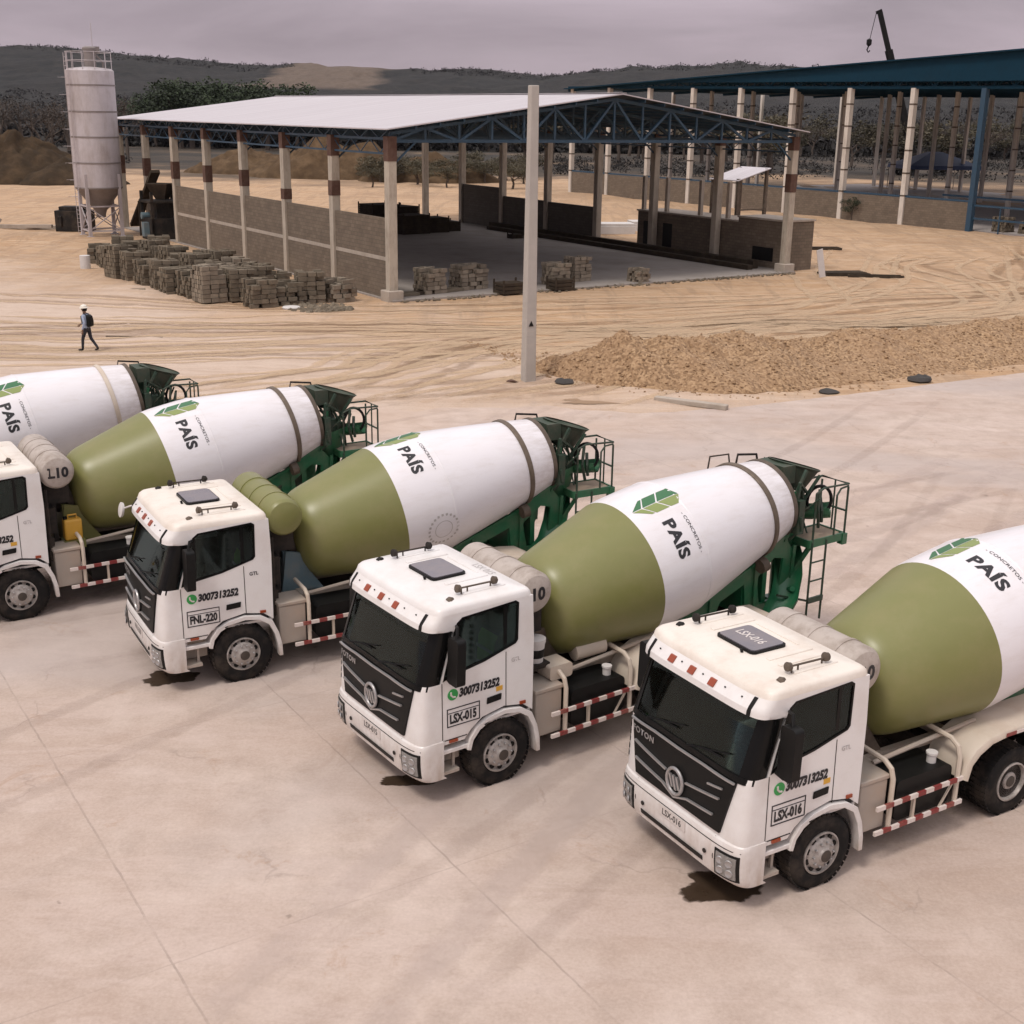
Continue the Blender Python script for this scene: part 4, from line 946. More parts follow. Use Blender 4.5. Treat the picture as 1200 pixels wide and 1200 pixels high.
def hill_material():
    m, nt, b = nt_new('wooded_hill')
    v = coords(nt); n = noise(nt, v, .012, 8, .7); n2 = noise(nt, coords(nt, (1, .5, 1)), .11, 8, .8)
    c = ramp(nt, n2, [(.36, (.004, .0045, .005)), (.5, (.012, .012, .011)), (.66, (.034, .030, .024))])
    c = mix(nt, ramp(nt, n, [(.45, g(0)), (.65, g(.6))]), c, (.026, .021, .018))
    # quarried bare face
    sx = N(nt, 'SeparateXYZ'); L(nt, v, sx.inputs[0])
    fx = math_(nt, 'SUBTRACT', 1, math_(nt, 'DIVIDE', math_(nt, 'ABSOLUTE', math_(nt, 'ADD', sx.outputs[0], 172)), 62))
    fx = math_(nt, 'ADD', fx, math_(nt, 'MULTIPLY', math_(nt, 'SUBTRACT', noise(nt, v, .012, 4), .5), 1.6))
    fz = math_(nt, 'DIVIDE', math_(nt, 'SUBTRACT', sx.outputs[2], 24), 10)
    q = ramp(nt, math_(nt, 'MINIMUM', fx, fz), [(.10, g(0)), (.4, g(1))])
    c = mix(nt, q, c, ramp(nt, n2, [(.3, (.10, .072, .052)), (.7, (.19, .14, .105))]))
    L(nt, c, b.inputs['Base Color']); b.inputs['Roughness'].default_value = 1
    bump(nt, b, n2, 1, 4); return m
RIDGE = [(-900, 74), (-640, 70), (-560, 67), (-480, 64), (-400, 58), (-300, 51), (-230, 53), (-130, 52), (-60, 49), (30, 47), (70, 51), (130, 56), (190, 57), (260, 60), (330, 56), (450, 58), (700, 66), (1100, 74)]
def hz_(x, y):
    t = min(1, max(0, (y - 720) / 680)); t = t * t * (3 - 2 * t); t2 = 1 if y < 1450 else max(.3, 1 - (y - 1450) / 900)
    r = interp(x * 1400 / max(y, 900), RIDGE)
    return -1 + t * t2 * (r + 6 * fbm(x * .006, y * .006, 1) * t) + 3 * t * fbm(x * .03, y * .03, 5, 4)
xs = rows(-1300, 1300, 11) + [1300]; ys = rows(700, 1500, 16) + rows(1500, 2000, 80) + [2000]; nx = len(xs)
mb = MB(); mb.v = [(x, y, hz_(x, y) + (random.random() * 2.2 if y > 900 else 0)) for y in ys for x in xs]
mb.f = [(j * nx + i, j * nx + i + 1, (j + 1) * nx + i + 1, (j + 1) * nx + i) for j in range(len(ys) - 1) for i in range(nx - 1)]; mb.mi = [0] * len(mb.f)
tag(mb.build('hills', hill_material(), None, 80, recalc=False), kind='structure')

# ------------------------------------------------------------------ trees
def leaf_quads(mb, c, rad, n, size, flat=.75):
    for _ in range(n):
        while True:
            p = Vector((random.uniform(-1, 1), random.uniform(-1, 1), random.uniform(-1, 1)))
            if .12 < p.length < 1: break
        p = Vector((p.x * rad, p.y * rad, p.z * rad * flat)) + Vector(c)
        a = Vector((random.gauss(0, 1), random.gauss(0, 1), random.gauss(0, 1))).normalized(); b = a.cross(Vector((random.gauss(0, 1), random.gauss(0, 1), random.gauss(0, 1)))).normalized()
        s = size * random.uniform(.6, 1.3); mb.add([p - a * s - b * s * .6, p + a * s - b * s * .5, p + a * s * .8 + b * s * .6, p - a * s * .7 + b * s * .5], [(0, 1, 2, 3)])
def branchy(mb, p, d, l, r, depth, tips):
    q = p + d * l; mb.tube([p, p + d * l * .5 + Vector((random.uniform(-.06, .06) * l, random.uniform(-.06, .06) * l, 0)), q], r, 5, False, r * .6)
    if depth == 0: tips.append(q); return
    for _ in range(3 if depth > 1 else 4):
        e = (d + Vector((random.gauss(0, .55), random.gauss(0, .55), random.gauss(.12, .3)))).normalized()
        branchy(mb, p + d * l * random.uniform(.55, 1), e, l * random.uniform(.55, .8), r * .55, depth - 1, tips)
def tree_proto(kind, h):
    root = empty('tree'); mb = MB(); tips = []
    if kind == 'dry':
        branchy(mb, Vector((0, 0, 0)), Vector((.03, .02, 1)).normalized(), h * .34, h * .025, 3, tips); mb.build('trunk', BRANCH, root)
        mb = MB()
        for t in tips: leaf_quads(mb, t, h * .11, 14, h * .009, 1)
        mb.build('crown', LEAFB, root, 0, recalc=False)
    else:
        branchy(mb, Vector((0, 0, 0)), Vector((.02, 0, 1)), h * .36, h * .03, 2, tips); mb.build('trunk', BRANCH, root)
        mb = MB()
        for t in tips: leaf_quads(mb, t, h * .15, 90, h * .014)
        for _ in range(14):
            a = random.uniform(0, 2 * pi); rr = random.uniform(.1, .42) * h; leaf_quads(mb, (rr * cos(a), rr * sin(a), h * random.uniform(.55, .88) - rr * .28), h * random.uniform(.10, .17), 130, h * .014)
        mb.build('crown', LEAFG if kind == 'green' else LEAFO, root, 0, recalc=False)
    return root
protos = {k: [tree_proto(k, 10) for _ in range(4 if k == 'dry' else 3)] for k in ('dry', 'green', 'olive')}
used = set()
def plant(kind, x, y, h, label, group, wide=1., cat='tree'):
    p = random.choice(protos[kind])
    if p.name in used: o = copy_tree(p)
    else: used.add(p.name); o = p
    o.location = (x, y, gz(x, y) - .1); o.rotation_euler = (0, 0, random.uniform(0, 6.28)); s = h / 10; o.scale = (s * wide, s * wide, s)
    return tag(o, label, cat, group)
# dense green grove behind the shed, bare brown trees round it, low scrub
def ray_at(px, Y): return (px - 600) / F_PX * Y * 1.05
for k in range(15):
    px = 198 + k * 12.5 + random.uniform(-5, 5); Y = random.uniform(300, 345)
    plant('green', ray_at(px, Y), Y, random.uniform(15.5, 18.5) if 225 < px < 350 else random.uniform(13, 15), 'dense dark green tree in the grove behind the shed roof', 'green grove behind the shed', 1.35)
for k in range(9):
    px = 448 + k * 12 + random.uniform(-5, 5); Y = random.uniform(330, 370)
    plant('green', ray_at(px, Y), Y, random.uniform(12.5, 14.5), 'low dark green tree above the ridge of the white shed roof', 'green trees over the shed ridge', 1.4)
for k in range(24):
    px = -25 + k * 9.5 + random.uniform(-7, 7); Y = random.uniform(235, 380)
    plant('dry', ray_at(px, Y), Y, random.uniform(9, 15), 'bare brown tree at the left edge behind the silo', 'bare brown trees behind the silo', 1.25)
for k in range(22):
    px = 350 + k * 13 + random.uniform(-8, 8); Y = random.uniform(330, 430)
    plant('dry', ray_at(px, Y), Y, random.uniform(10, 15), 'bare brown tree beyond the white shed roof', 'bare brown trees beyond the shed roof', 1.3)
for k in range(60):
    px = 600 + k * 10.8 + random.uniform(-9, 9); Y = random.uniform(225, 400)
    plant('dry' if k % 3 else 'olive', ray_at(px, Y), Y, random.uniform(8, 14), 'brown scrubby tree beyond the blue roofed building' if k % 3 else 'olive green scrubby tree beyond the blue roofed building', 'scrub trees beyond the blue building' if k % 3 else 'olive trees beyond the blue building', 1.35)
o = plant('dry', -74.5, 205, 11, 'single bare tree standing alone on sand left of the silo', 'lone bare tree', 1.2); del o['group']
for k in range(26):
    px = 436 + k * 7 + random.uniform(-4, 4); Y = random.uniform(165, 215)
    plant('olive', ray_at(px, Y), Y, random.uniform(2.6, 4.6), 'low dry olive bush on the bank seen through the open shed', 'dry bushes behind the open shed', 1.6, 'bush')
o = plant('green', 32.3, 123.8, 2.6, 'green bush at the foot of a white column by the block wall', 'wall bush', 1.1, 'bush'); del o['group']
for ps in protos.values():
    for p in ps:
        if p.name not in used:
            for c in list(p.children): bpy.data.objects.remove(c)
            bpy.data.objects.remove(p)
# far wood on the plain and the hills: one mass
mb = MB()
for k in range(15000):
    if k % 5 == 0: Y = random.uniform(1250, 1420); r = random.uniform(1.6, 3.2)
    else: Y = 330 + 640 * random.random() ** 1.5; r = random.uniform(1.6, 3.8)
    x = random.uniform(-.46, .46) * Y; dx = x * 1400 / Y
    if Y > 800 and -235 < dx < -115: continue
    z = hz_(x, Y) if Y > 700 else 0
    leaf_quads(mb, (x, Y, max(z, 0) + r * .6), r, 12, r * .24, .8)
for k in range(1100):                                   # low scrub on the plain
    Y = random.uniform(205, 340); x = (random.uniform(.02, .46) if k % 4 else random.uniform(-.46, -.30)) * Y; r = random.uniform(.8, 1.9)
    if fbm(x * .02, Y * .02, 4) < -.05: continue
    leaf_quads(mb, (x, Y, r * .35), r, 40, r * .11, .6)
tag(mb.build('far_wood', LEAFF, None, 0, recalc=False), 'brown leafless wood covering the far plain and hills', 'wood', kind='stuff')

# ------------------------------------------------------------------ open shed
SW, SL, SP, SH = 27.928, 46.75, 6.6788, 7.93
shed = empty('open_shed', SO, YAW); tag(shed, 'open sided block shed with white gable roof and blue trusses', 'shed')
mb = MB(); mb.box(-.25, SW + .4, -.6, SL, -.1, .08); mb.build('floor_slab', FLOOR, shed)
for row, x in (('l', 0), ('r', SW)):
    for i in range(8):
        y = i * SP; w = .24
        mb = MB(); mb.box(x - w, x + w, y - w, y + w, 0, SH)
        pl = bevel(mb.build('pillar', PILLAR, shed), .03)
        bands = [(SH - .95, SH + .25)] if i == 0 else [(SH - .9 if i < 3 else SH - .5, SH + .2), (SH - 2.9 - .1 * i, SH - 2.2)]
        if i == 2: bands = [(SH - .7, SH + .2), (SH - 3.6, SH - 3.0)]
        if row == 'r' and i: bands = [(SH - .4, SH + .2)]
        if row == 'r' and i == 0: bands = [(SH - .5, SH + .3), (SH - 3.0, SH - 1.9)]
        for z0, z1 in bands:
            mb = MB(); mb.box(x - w - .012, x + w + .012, y - w - .012, y + w + .012, z0, z1); mb.build('primer_band', RUSTP, pl)
        if i == 0:
            mb = MB(); mb.box(x - .45, x + .45, y - .45, y + .45, -.1, .55); bevel(mb.build('footing', CONC, pl), .04)
# roof
RZ, EZ, OV = 10.48, 8.55, .55
def roofz(x): return EZ + (RZ - EZ) * (1 - abs(x - SW / 2) / (SW / 2 + OV))
def roof_material():
    m, nt, b = nt_new('white_corrugated_sheet')
    v = coords(nt); sx = N(nt, 'SeparateXYZ'); L(nt, v, sx.inputs[0])
    n = noise(nt, coords(nt, (.15, 1, 1)), .8, 6)
    c = mix(nt, n, (.47, .435, .455), (.60, .565, .585))
    sh = noise(nt, coords(nt, (.02, 1, 0)), .9, 2); c = mix(nt, ramp(nt, sh, [(.42, g(0)), (.58, g(.35))]), c, (.42, .385, .40))
    rs = noise(nt, coords(nt, (.25, 2.5, 1)), .7, 8, .7); c = mix(nt, ramp(nt, rs, [(.60, g(0)), (.78, g(.4))]), c, (.36, .29, .25)); L(nt, c, b.inputs['Base Color'])
    b.inputs['Roughness'].default_value = .45; b.inputs['Metallic'].default_value = .1
    w = math_(nt, 'SINE', math_(nt, 'MULTIPLY', sx.outputs[1], 12.0)); bump(nt, b, w, .5, .03); return m
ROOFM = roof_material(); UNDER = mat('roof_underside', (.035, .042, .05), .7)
mb = MB(); pr = [(-OV, EZ), (SW / 2, RZ), (SW + OV, EZ)]
y0, y1 = -.75, SL + .75
for (a, za), (b, zb) in zip(pr, pr[1:]):
    mb.cur = 0; mb.add([(a, y0, za), (b, y0, zb), (b, y1, zb), (a, y1, za)], [(0, 1, 2, 3)])
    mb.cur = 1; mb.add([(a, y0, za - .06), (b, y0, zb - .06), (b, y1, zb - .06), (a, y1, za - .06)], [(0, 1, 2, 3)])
    mb.cur = 0; mb.add([(a, y0, za), (b, y0, zb), (b, y0, zb - .06), (a, y0, za - .06)], [(0, 1, 2, 3)])
    mb.add([(a, y1, za), (b, y1, zb), (b, y1, zb - .06), (a, y1, za - .06)], [(0, 1, 2, 3)])
for x in (-OV, SW + OV): mb.add([(x, y0, EZ), (x, y1, EZ), (x, y1, EZ - .06), (x, y0, EZ - .06)], [(0, 1, 2, 3)])
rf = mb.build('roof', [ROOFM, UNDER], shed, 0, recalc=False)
mb = MB(); mb.bar((SW / 2, y0, RZ + .03), (SW / 2, y1, RZ + .03), .5, .03); mb.build('ridge_cap', ROOFM, rf)
mb = MB()
for k in range(1, 10):
    for sd in (0, 1):
        x = -OV + .3 + k * (SW / 2) / 10 if sd == 0 else SW + OV - .3 - k * (SW / 2) / 10; mb.bar((x, y0 + .1, roofz(x) - .16), (x, y1 - .1, roofz(x) - .16), .08, .16)
mb.build('purlins', TRUSSB, rf)
for i in range(8):
    y = i * SP; mb = MB(); n = 14
    zt = lambda x: roofz(x) - .30
    zb = SH + .02
    if i == 0: y -= .02
    mb.bar((0, y, zb), (SW, y, zb), .14, .16)
    for k in range(n):
        a, b = SW * k / n, SW * (k + 1) / n
        mb.bar((a, y, zt(a)), (b, y, zt(b)), .14, .16); mb.bar((b, y, zb), (b, y, zt(b)), .11)
        if k % 2 == 0: mb.bar((a, y, zb), (b, y, zt(b)), .13)
        else: mb.bar((a, y, zt(a)), (b, y, zb), .13)
    mb.bar((0, y, zb), (0, y, zt(0)), .12)
    for x, s in ((.2, 1), (SW - .2, -1)): mb.bar((x, y, zb - 1.1), (x + s * 1.3, y, zb), .08)
    mb.build('truss', TRUSSB, shed, 0)
for x in (0, SW):
    mb = MB(); n = 42
    mb.bar((x, 0, SH + .12), (x, SL, SH + .12), .10, .12); mb.bar((x, 0, SH + .62), (x, SL, SH + .62), .10, .12)
    mb.bar((x, 0, SH - .6), (x, SL, SH - .6), .08, .09)
    for k in range(n):
        a, b = SL * k / n, SL * (k + 1) / n; mb.bar((x, a, SH + (.12 if k % 2 else .62)), (x, b, SH + (.62 if k % 2 else .12)), .06)
        if k % 2: mb.bar((x, a, SH - .6), (x, b, SH + .1), .04)
        else: mb.bar((x, a, SH + .1), (x, b, SH - .6), .04)
    mb.build('eave_lattice', TRUSSB, shed, 0)
for i in range(5):
    mb = MB(); mb.box(-.10, .10, i * SP + .245, (i + 1) * SP - .245, 0, 4.15 - (.1 if i > 2 else 0)); w_ = mb.build('block_wall', BLOCKW, shed, 0)
    mb = MB(); mb.box(-.115, .115, i * SP + .25, (i + 1) * SP - .25, 2.0, 2.2); mb.build('bond_beam', CONC, w_, 0)
mb = MB(); mb.box(-.10, .10, 5 * SP + 3.2, 6 * SP - .245, 0, 1.9); mb.build('block_wall', BLOCKW, shed, 0)
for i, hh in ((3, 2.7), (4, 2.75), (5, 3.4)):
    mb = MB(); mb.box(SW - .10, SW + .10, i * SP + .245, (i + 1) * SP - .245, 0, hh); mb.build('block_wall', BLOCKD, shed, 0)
# block annex on the right of the shed
ann = empty('block_annex', S2W(SW, 0), YAW); tag(ann, 'low flat roofed block hut attached at right side of the shed', 'hut')
mb = MB(); mb.box(.30, 2.75, .4, 4.8, 0, 3.05); mb.box(.35, 2.9, 4.803, 15.5, 0, 2.75); mb.build('wall', BLOCKW, ann, 0)
mb = MB(); mb.box(.22, 2.83, .32, 4.85, 3.053, 3.17); mb.box(.28, 3.0, 4.86, 15.6, 2.753, 2.86); mb.build('roof_slab', CONC, ann, 0)
for y in (11.6, 13.8):
    mb = MB(); mb.box(.335, .352, y, y + 1.0, .05, 2.1); mb.build('doorway', BLACK, ann, 0)
for y in (6.2, 9.0, 12.6, 15.2):
    mb = MB(); mb.box(.6, .85, y, y + .25, 2.863, 5.2); mb.build('unfinished_column', CONC, ann, 0)
mb = MB(); mb.box(.275, .296, 1.4, 3.3, .5, 1.35); mb.build('notice_board', BLACK, ann, 0)
text_obj('notice_lettering', 'AVISO', .35, lambda a, b: (.272, 3.1 - a * 1.15, 1.0 + b * .8), BLUEM, ann, .003) if False else None
tin = empty('tin_roof_shelter', S2W(SW + 4.6, 9.5), YAW); tag(tin, 'small shelter with sloping pale tin roof behind the block annex', 'shelter')
mb = MB(); mb.add([(-1.6, -1.5, 5.2), (1.4, -1.5, 6.0), (1.4, 1.5, 6.0), (-1.6, 1.5, 5.2), (-1.6, -1.5, 5.14), (1.4, -1.5, 5.94), (1.4, 1.5, 5.94), (-1.6, 1.5, 5.14)], [(0, 1, 2, 3), (7, 6, 5, 4), (0, 4, 5, 1), (2, 6, 7, 3), (1, 5, 6, 2), (3, 7, 4, 0)]); mb.build('roof', ROOFM, tin, 0)
for x, y in ((-1.4, -1.3), (1.2, -1.3), (-1.4, 1.3), (1.2, 1.3)):
    mb = MB(); mb.box(x - .1, x + .1, y - .1, y + .1, 0, 5.3 + (x + 1.4) * .25); mb.build('post', RUSTY, tin, 0)
mb = MB(); mb.bar((-1.4, -1.3, 3.2), (1.2, -1.3, 3.2), .1); mb.bar((-1.4, -1.3, 2.4), (1.2, -1.3, 2.4), .1); mb.build('cross_rails', RUSTY, tin, 0)
# long dark beams along the right edge of the floor
for x, y0, y1, h_, lab in ((SW - 1.6, 1.4, 33, .30, 'longest dark beam lying on the shed floor, inner one of two'), (SW - .75, 1.8, 34, .52, 'higher dark beam lying along the right pillars of the shed')):
    mb = MB(); mb.box(-.22, .22, 0, y1 - y0, 0, h_); o = mb.build('steel_beam', TIMBER, None); o.location = S2W(x, y0, .08); o.rotation_euler = (0, 0, YAW); bevel(o, .02); tag(o, lab, 'beam', 'long beams on the shed floor')

# ------------------------------------------------------------------ stacks of concrete blocks
def stack_mesh(nx, ny, nz, jit, bw=.40, bd=.20, bh=.20):
    mb = MB()
    for k in range(nz):
        for j in range(ny):
            for i in range(nx):
                if k == nz - 1 and random.random() < .5 or k == nz - 2 and random.random() < .08: continue
                R = Matrix.Rotation(random.gauss(0, jit), 3, 'Z')
                c = ((i - (nx - 1) / 2) * bw + random.gauss(0, jit * .35), (j - (ny - 1) / 2) * bd + random.gauss(0, jit * .35), bh * (k + .5))
                mb.obox(c, (bw - .03, bd - .025, bh - .018), R)
    o = mb.build('block_stack', BLK1, None, 0); me = o.data; bpy.data.objects.remove(o); return me
SM = [stack_mesh(3, 6, 7, .07), stack_mesh(3, 6, 6, .12), stack_mesh(3, 7, 5, .15), stack_mesh(4, 6, 6, .10), stack_mesh(3, 6, 8, .05)]
def stack(x, y, z, v, rz, label, group, pale=False, sc=1.0):
    me = SM[v]
    if pale: me = me.copy(); me.materials.clear(); me.materials.append(BLK2)
    o = link('block_stack', me); o.location = (x, y, z); o.rotation_euler = (0, 0, rz); o.scale = (sc, sc, sc); return tag(o, label, 'block stack', group)
front = [(-22.9, 73.3), (-21.7, 72.2), (-20.3, 70.2), (-19.0, 68.4), (-17.8, 66.8), (-16.7, 65.6), (-15.6, 64.2), (-14.2, 64.9), (-12.7, 62.6), (-11.5, 63.7), (-10.5, 64.3), (-9.2, 65.0)]
for k, (x, y) in enumerate(front):
    pale = k in (6, 11)
    lab = ('pale tall block stack jutting out at middle of the outer row' if k == 6 else 'pale block stack at near end of the row, closest to the corner pillar' if k == 11 else
           'weathered grey block stack at far end of the outer row near the silo' if k == 0 else 'bulky grey block stack nearest the camera in the outer row' if k == 8 else 'weathered grey block stack in the outer row beside the shed wall')
    stack(x, y, 0, (4, 0, 1, 0, 3, 1, 4, 0, 1, 2, 0, 2)[k], YAW + random.uniform(-.25, .25), lab, 'outer row of block stacks', pale, 1.14)
back = [(-25.3, 79.0), (-24.4, 77.6), (-23.6, 76.2), (-22.6, 79.2), (-21.4, 77.6), (-20.4, 75.6), (-19.2, 73.8), (-18.2, 71.9), (-17.0, 70.2), (-16.0, 68.5), (-14.9, 67.4), (-13.6, 66.6), (-18.4, 75.6), (-17.2, 73.8), (-15.9, 72.0), (-14.4, 69.6), (-12.8, 67.6), (-26.4, 80.6), (-25.2, 81.6), (-24.0, 80.6), (-23.0, 82.0)]
for k, (x, y) in enumerate(back):
    stack(x, y, 0, random.randrange(4), YAW + random.uniform(-.3, .3), 'tumbled grey block stack between the outer row and the shed wall', 'inner rows of block stacks', k in (9, 14), 1.12)
for k, (x, y, v, lab) in enumerate([(-4.6, 68.0, 1, 'left pale block stack just inside the front corner pillar'), (-2.6, 70.0, 3, 'right pale block stack just inside the front corner pillar'), (2.3, 72.0, 1, 'block stack on the shed floor seen just right of the concrete pole'),
                                (3.6, 74.2, 0, 'block stack at the back right of the one by the concrete pole'), (7.2, 74.2, 2, 'small lone block stack on the open shed floor')]):
    stack(x, y, .08, v, YAW + random.uniform(-.1, .1), lab, 'block stacks on the shed floor', True, (1.1, 1.1, 1.05, 1.0, .78)[k])
def crate(x, y, z, w, d, h_, m, name, label, cat, rz=YAW, group=None):
    root = empty(name, (x, y, z), rz); tag(root, label, cat, group)
    mb = MB(); n = max(2, int(h_ / .16))
    for k in range(n): mb.box(-w / 2, w / 2, -d / 2, d / 2, h_ * k / n, h_ * (k + .8) / n)
    bevel(mb.build('slats', m, root, 0), .01)
    mb = MB(); mb.box(-w / 2 + .06, w / 2 - .06, -d / 2 + .06, d / 2 - .06, .02, h_ - .05)
    for sx_ in (-1, 1):
        for sy_ in (-1, 1): mb.box(sx_ * w / 2 - .04, sx_ * w / 2 + .04, sy_ * d / 2 - .04, sy_ * d / 2 + .04, 0, h_ + .12)
    mb.build('posts', TIMBER, root, 0)
crate(-.3, 68.4, .08, 1.4, 1.0, .62, TIMBER, 'crate', 'dark low crate on the shed floor left of the concrete pole', 'crate', group='dark crates')
crate(2.5, 70.2, .08, 1.2, .9, .60, TIMBER, 'crate', 'dark low crate in front of the stack right of the pole', 'crate', group='dark crates')
for k, (sx_, sy_, w, d, h_) in enumerate([(18.6, 32.6, 2.4, 2.2, 1.5), (20.8, 33.0, 2.2, 2, 1.2), (17.2, 35.2, 2.5, 2.2, 2.2), (19.6, 36.4, 2.5, 2.4, 1.9), (22.4, 33.4, 1.8, 1.6, .8)]):
    p = S2W(sx_, sy_)
    crate(p.x, p.y, .08, w, d, h_, TIMBER, 'pallet_stack', 'dark stack of pallets heaped far back on the shed floor', 'pallet stack', YAW + random.uniform(-.3, .3), 'dark pallet stacks in the shed')
p = S2W(SW - 3.8, 25.5); crate(p.x, p.y, .08, 1.0, .7, .35, TIMBER, 'crate', 'tiny dark crate far back by the dark inner wall', 'crate', group='dark crates')
# planks at the foot of the stacks
for k in range(3):
    mb = MB(); mb.box(-.75, .75, -.35, .35, 0, .16); o = bevel(mb.build('plank_bundle', TIMBER if k % 2 else BLK1), .02); o.location = S2W(1.2 + k * 1.5, .9 + .2 * k, .08); o.rotation_euler = (0, 0, YAW + .1 * k)
    tag(o, ('plank bundle nearest the front corner pillar', 'plank bundle lying between two other bundles at the shed front', 'plank bundle farthest right along the shed front edge')[k], 'planks', 'plank bundles at the shed front')
# rubble along the shed front and by the corner pillar
def rock_mesh(mb, c, r):
    ring = []; n = 7
    o = len(mb.v); pts = []
    for i, (zz_, rr_) in enumerate(((-.2, .7), (.25, 1.), (.65, .75), (.9, .3))):
        pts.append([Vector(c) + Vector((r * rr_ * cos(2 * pi * j / n) * random.uniform(.75, 1.2), r * rr_ * sin(2 * pi * j / n) * random.uniform(.75, 1.2), r * zz_ * random.uniform(.7, 1.1))) for j in range(n)])
    mb.loft(pts, True, True)
mb = MB()
for _ in range(150):
    t = random.random(); q = S2W(-3.6 + random.gauss(0, .5) - t * 2, -.9 + random.uniform(-1.2, 1.4)); rock_mesh(mb, (q.x, q.y, 0), random.uniform(.05, .22))
for _ in range(420):
    t = random.uniform(0, SW); q = S2W(t, -.75 + random.gauss(0, .25)); rock_mesh(mb, (q.x, q.y, .02), random.uniform(.03, .11))
tag(mb.build('rubble', BLK1, None, 0), 'grey broken block rubble strewn along the front edge of the shed', 'rubble', kind='stuff')
mb = MB(); mb.lathe([(0, .42), (.12, .45), (.16, .40), (.17, .1)], (0, 0, 0), (0, 0, 1), 20); o = mb.build('basin', SLABW); o.location = (-11.0, 61.7, 0); tag(o, 'upturned pale round basin on sand before the block stacks', 'basin')
mb = MB(); mb.box(-1.1, 1.1, -.3, .3, 0, .10); o = mb.build('ground_slab', BLK1); o.location = (-20.9, 67.3, 0); o.rotation_euler = (0, 0, .3); tag(o, 'thin grey slab lying on sand outside the far block stacks', 'slab')
mb = MB(); mb.lathe([(0, .30), (.85, .30), (.86, .1)], (0, 0, 0), (0, 0, 1), 24); o = mb.build('concrete_stub', SLABW); o.location = (-25.95, 76.4, 0); tag(o, 'short pale cylindrical stub standing in front of the silo', 'stub')
# block machine in the far left bays
mach = empty('block_machine', S2W(-.2, 35.8), YAW); tag(mach, 'dark block making machine with raised conveyor beside the silo', 'machine')
mb = MB(); mb.box(-1.2, 1.4, -.6, 2.0, 0, 1.6)
for x in (-1.1, 1.2):
    for y in (-.5, 1.9): mb.box(x - .1, x + .1, y - .1, y + .1, 0, 3.5)
mb.box(-1.3, 1.4, -.6, 2, 2.7, 2.85); mb.box(-.6, .6, 0, 1.3, 1.6, 2.7); mb.build('machine_frame', DARKM, mach, 0)
mb = MB(); mb.lathe([(0, .5), (1.1, 1.2), (1.15, 1.2)], (.1, .7, 2.9), (0, 0, 1), 4); mb.build('feed_hopper', TIMBER, mach, 0)
mb = MB(); mb.bar((-.4, 6.5, .6), (-.2, 1.0, 4.9), .7, .25); mb.bar((-.7, 4, 0), (-.7, 4, 2.6), .12); mb.bar((.3, 4, 0), (.3, 4, 2.6), .12); mb.build('conveyor', TIMBER, mach, 0)
mb = MB(); mb.box(-1.6, -1.2, .1, .7, .3, 1.3); mb.lathe([(0, .25), (.6, .25)], (-1.35, 1.4, 1.7), (1, 0, 0), 14); mb.build('control_cabinet', BLUEM, mach, 0)

# ------------------------------------------------------------------ silo
silo = empty('cement_silo', (-31.6, 97.6, 0), .55); tag(silo, 'tall white cement silo on legs with ladder and top railing', 'silo')
SR = 1.72
mb = MB(); mb.lathe([(3.55, SR), (11.9, SR), (12.05, SR - .15), (12.2, .2)], (0, 0, 0), (0, 0, 1), 48); mb.build('silo_body', SILOP, silo)
mb = MB(); mb.lathe([(3.552, SR - .003), (1.9, .45), (1.6, .35), (1.4, .35)], (0, 0, 0), (0, 0, 1), 40); mb.build('cone', SILOC, silo)
for z in (10.9, 9.05, 7.25, 5.4, 3.6): mb = MB(); mb.lathe([(z - .05, SR), (z - .05, SR + .03), (z + .05, SR + .03), (z + .05, SR)], (0, 0, 0), (0, 0, 1), 48, caps=False); mb.build('ring_seam', SILOC, silo)
for k in range(4):
    a = pi / 4 + k * pi / 2; mb = MB(); x, y = SR * .98 * cos(a), SR * .98 * sin(a)
    mb.box(x - .12, x + .12, y - .12, y + .12, 0, 4.6); mb.box(x - .25, x + .25, y - .25, y + .25, 0, .06); mb.build('leg', SILOP, silo, 0)
mb = MB()
for k in range(4):
    a = pi / 4 + k * pi / 2; b = a + pi / 2; p = Vector((SR * .98 * cos(a), SR * .98 * sin(a), 0)); q = Vector((SR * .98 * cos(b), SR * .98 * sin(b), 0))
    up = Vector((0, 0, 1)); mb.bar(p + up * .45, q + up * .45, .1); mb.bar(p + up * .5, q + up * 2.2, .07); mb.bar(p + up * 2.2, q + up * .5, .07); mb.bar(p + up * 2.25, q + up * 2.25, .1)
mb.build('bracing', SILOP, silo, 0)
mb = MB(); a = radians(200); e = Vector((cos(a), sin(a), 0)); tt = Vector((-sin(a), cos(a), 0))
for s in (-.22, .22): mb.tube([e * (SR + .2) + tt * s + Vector((0, 0, .3)), e * (SR + .2) + tt * s + Vector((0, 0, 13.1))], .025, 6)
for k in range(42): mb.tube([e * (SR + .2) - tt * .22 + Vector((0, 0, .5 + k * .3)), e * (SR + .2) + tt * .22 + Vector((0, 0, .5 + k * .3))], .015, 5)
for k in range(8):
    z = 3 + k * 1.2; mb.tube([e * (SR + .2) + e * (.35 - .35 * cos(t)) * 1.0 + tt * (.35 * sin(t)) + Vector((0, 0, z)) for t in [radians(-140 + 28 * j + 180 - 180) for j in range(11)]], .012, 5)
mb.build('silo_ladder', SILOP, silo, 0)
mb = MB()
for k in range(12):
    a = 2 * pi * k / 12; mb.tube([(SR * .95 * cos(a), SR * .95 * sin(a), 11.9), (SR * .95 * cos(a), SR * .95 * sin(a), 13.2)], .025, 6)
for z in (12.6, 13.2): mb.tube([(SR * .95 * cos(2 * pi * k / 24), SR * .95 * sin(2 * pi * k / 24), z) for k in range(25)], .025, 6, False)
mb.build('silo_railing', SILOP, silo, 0)
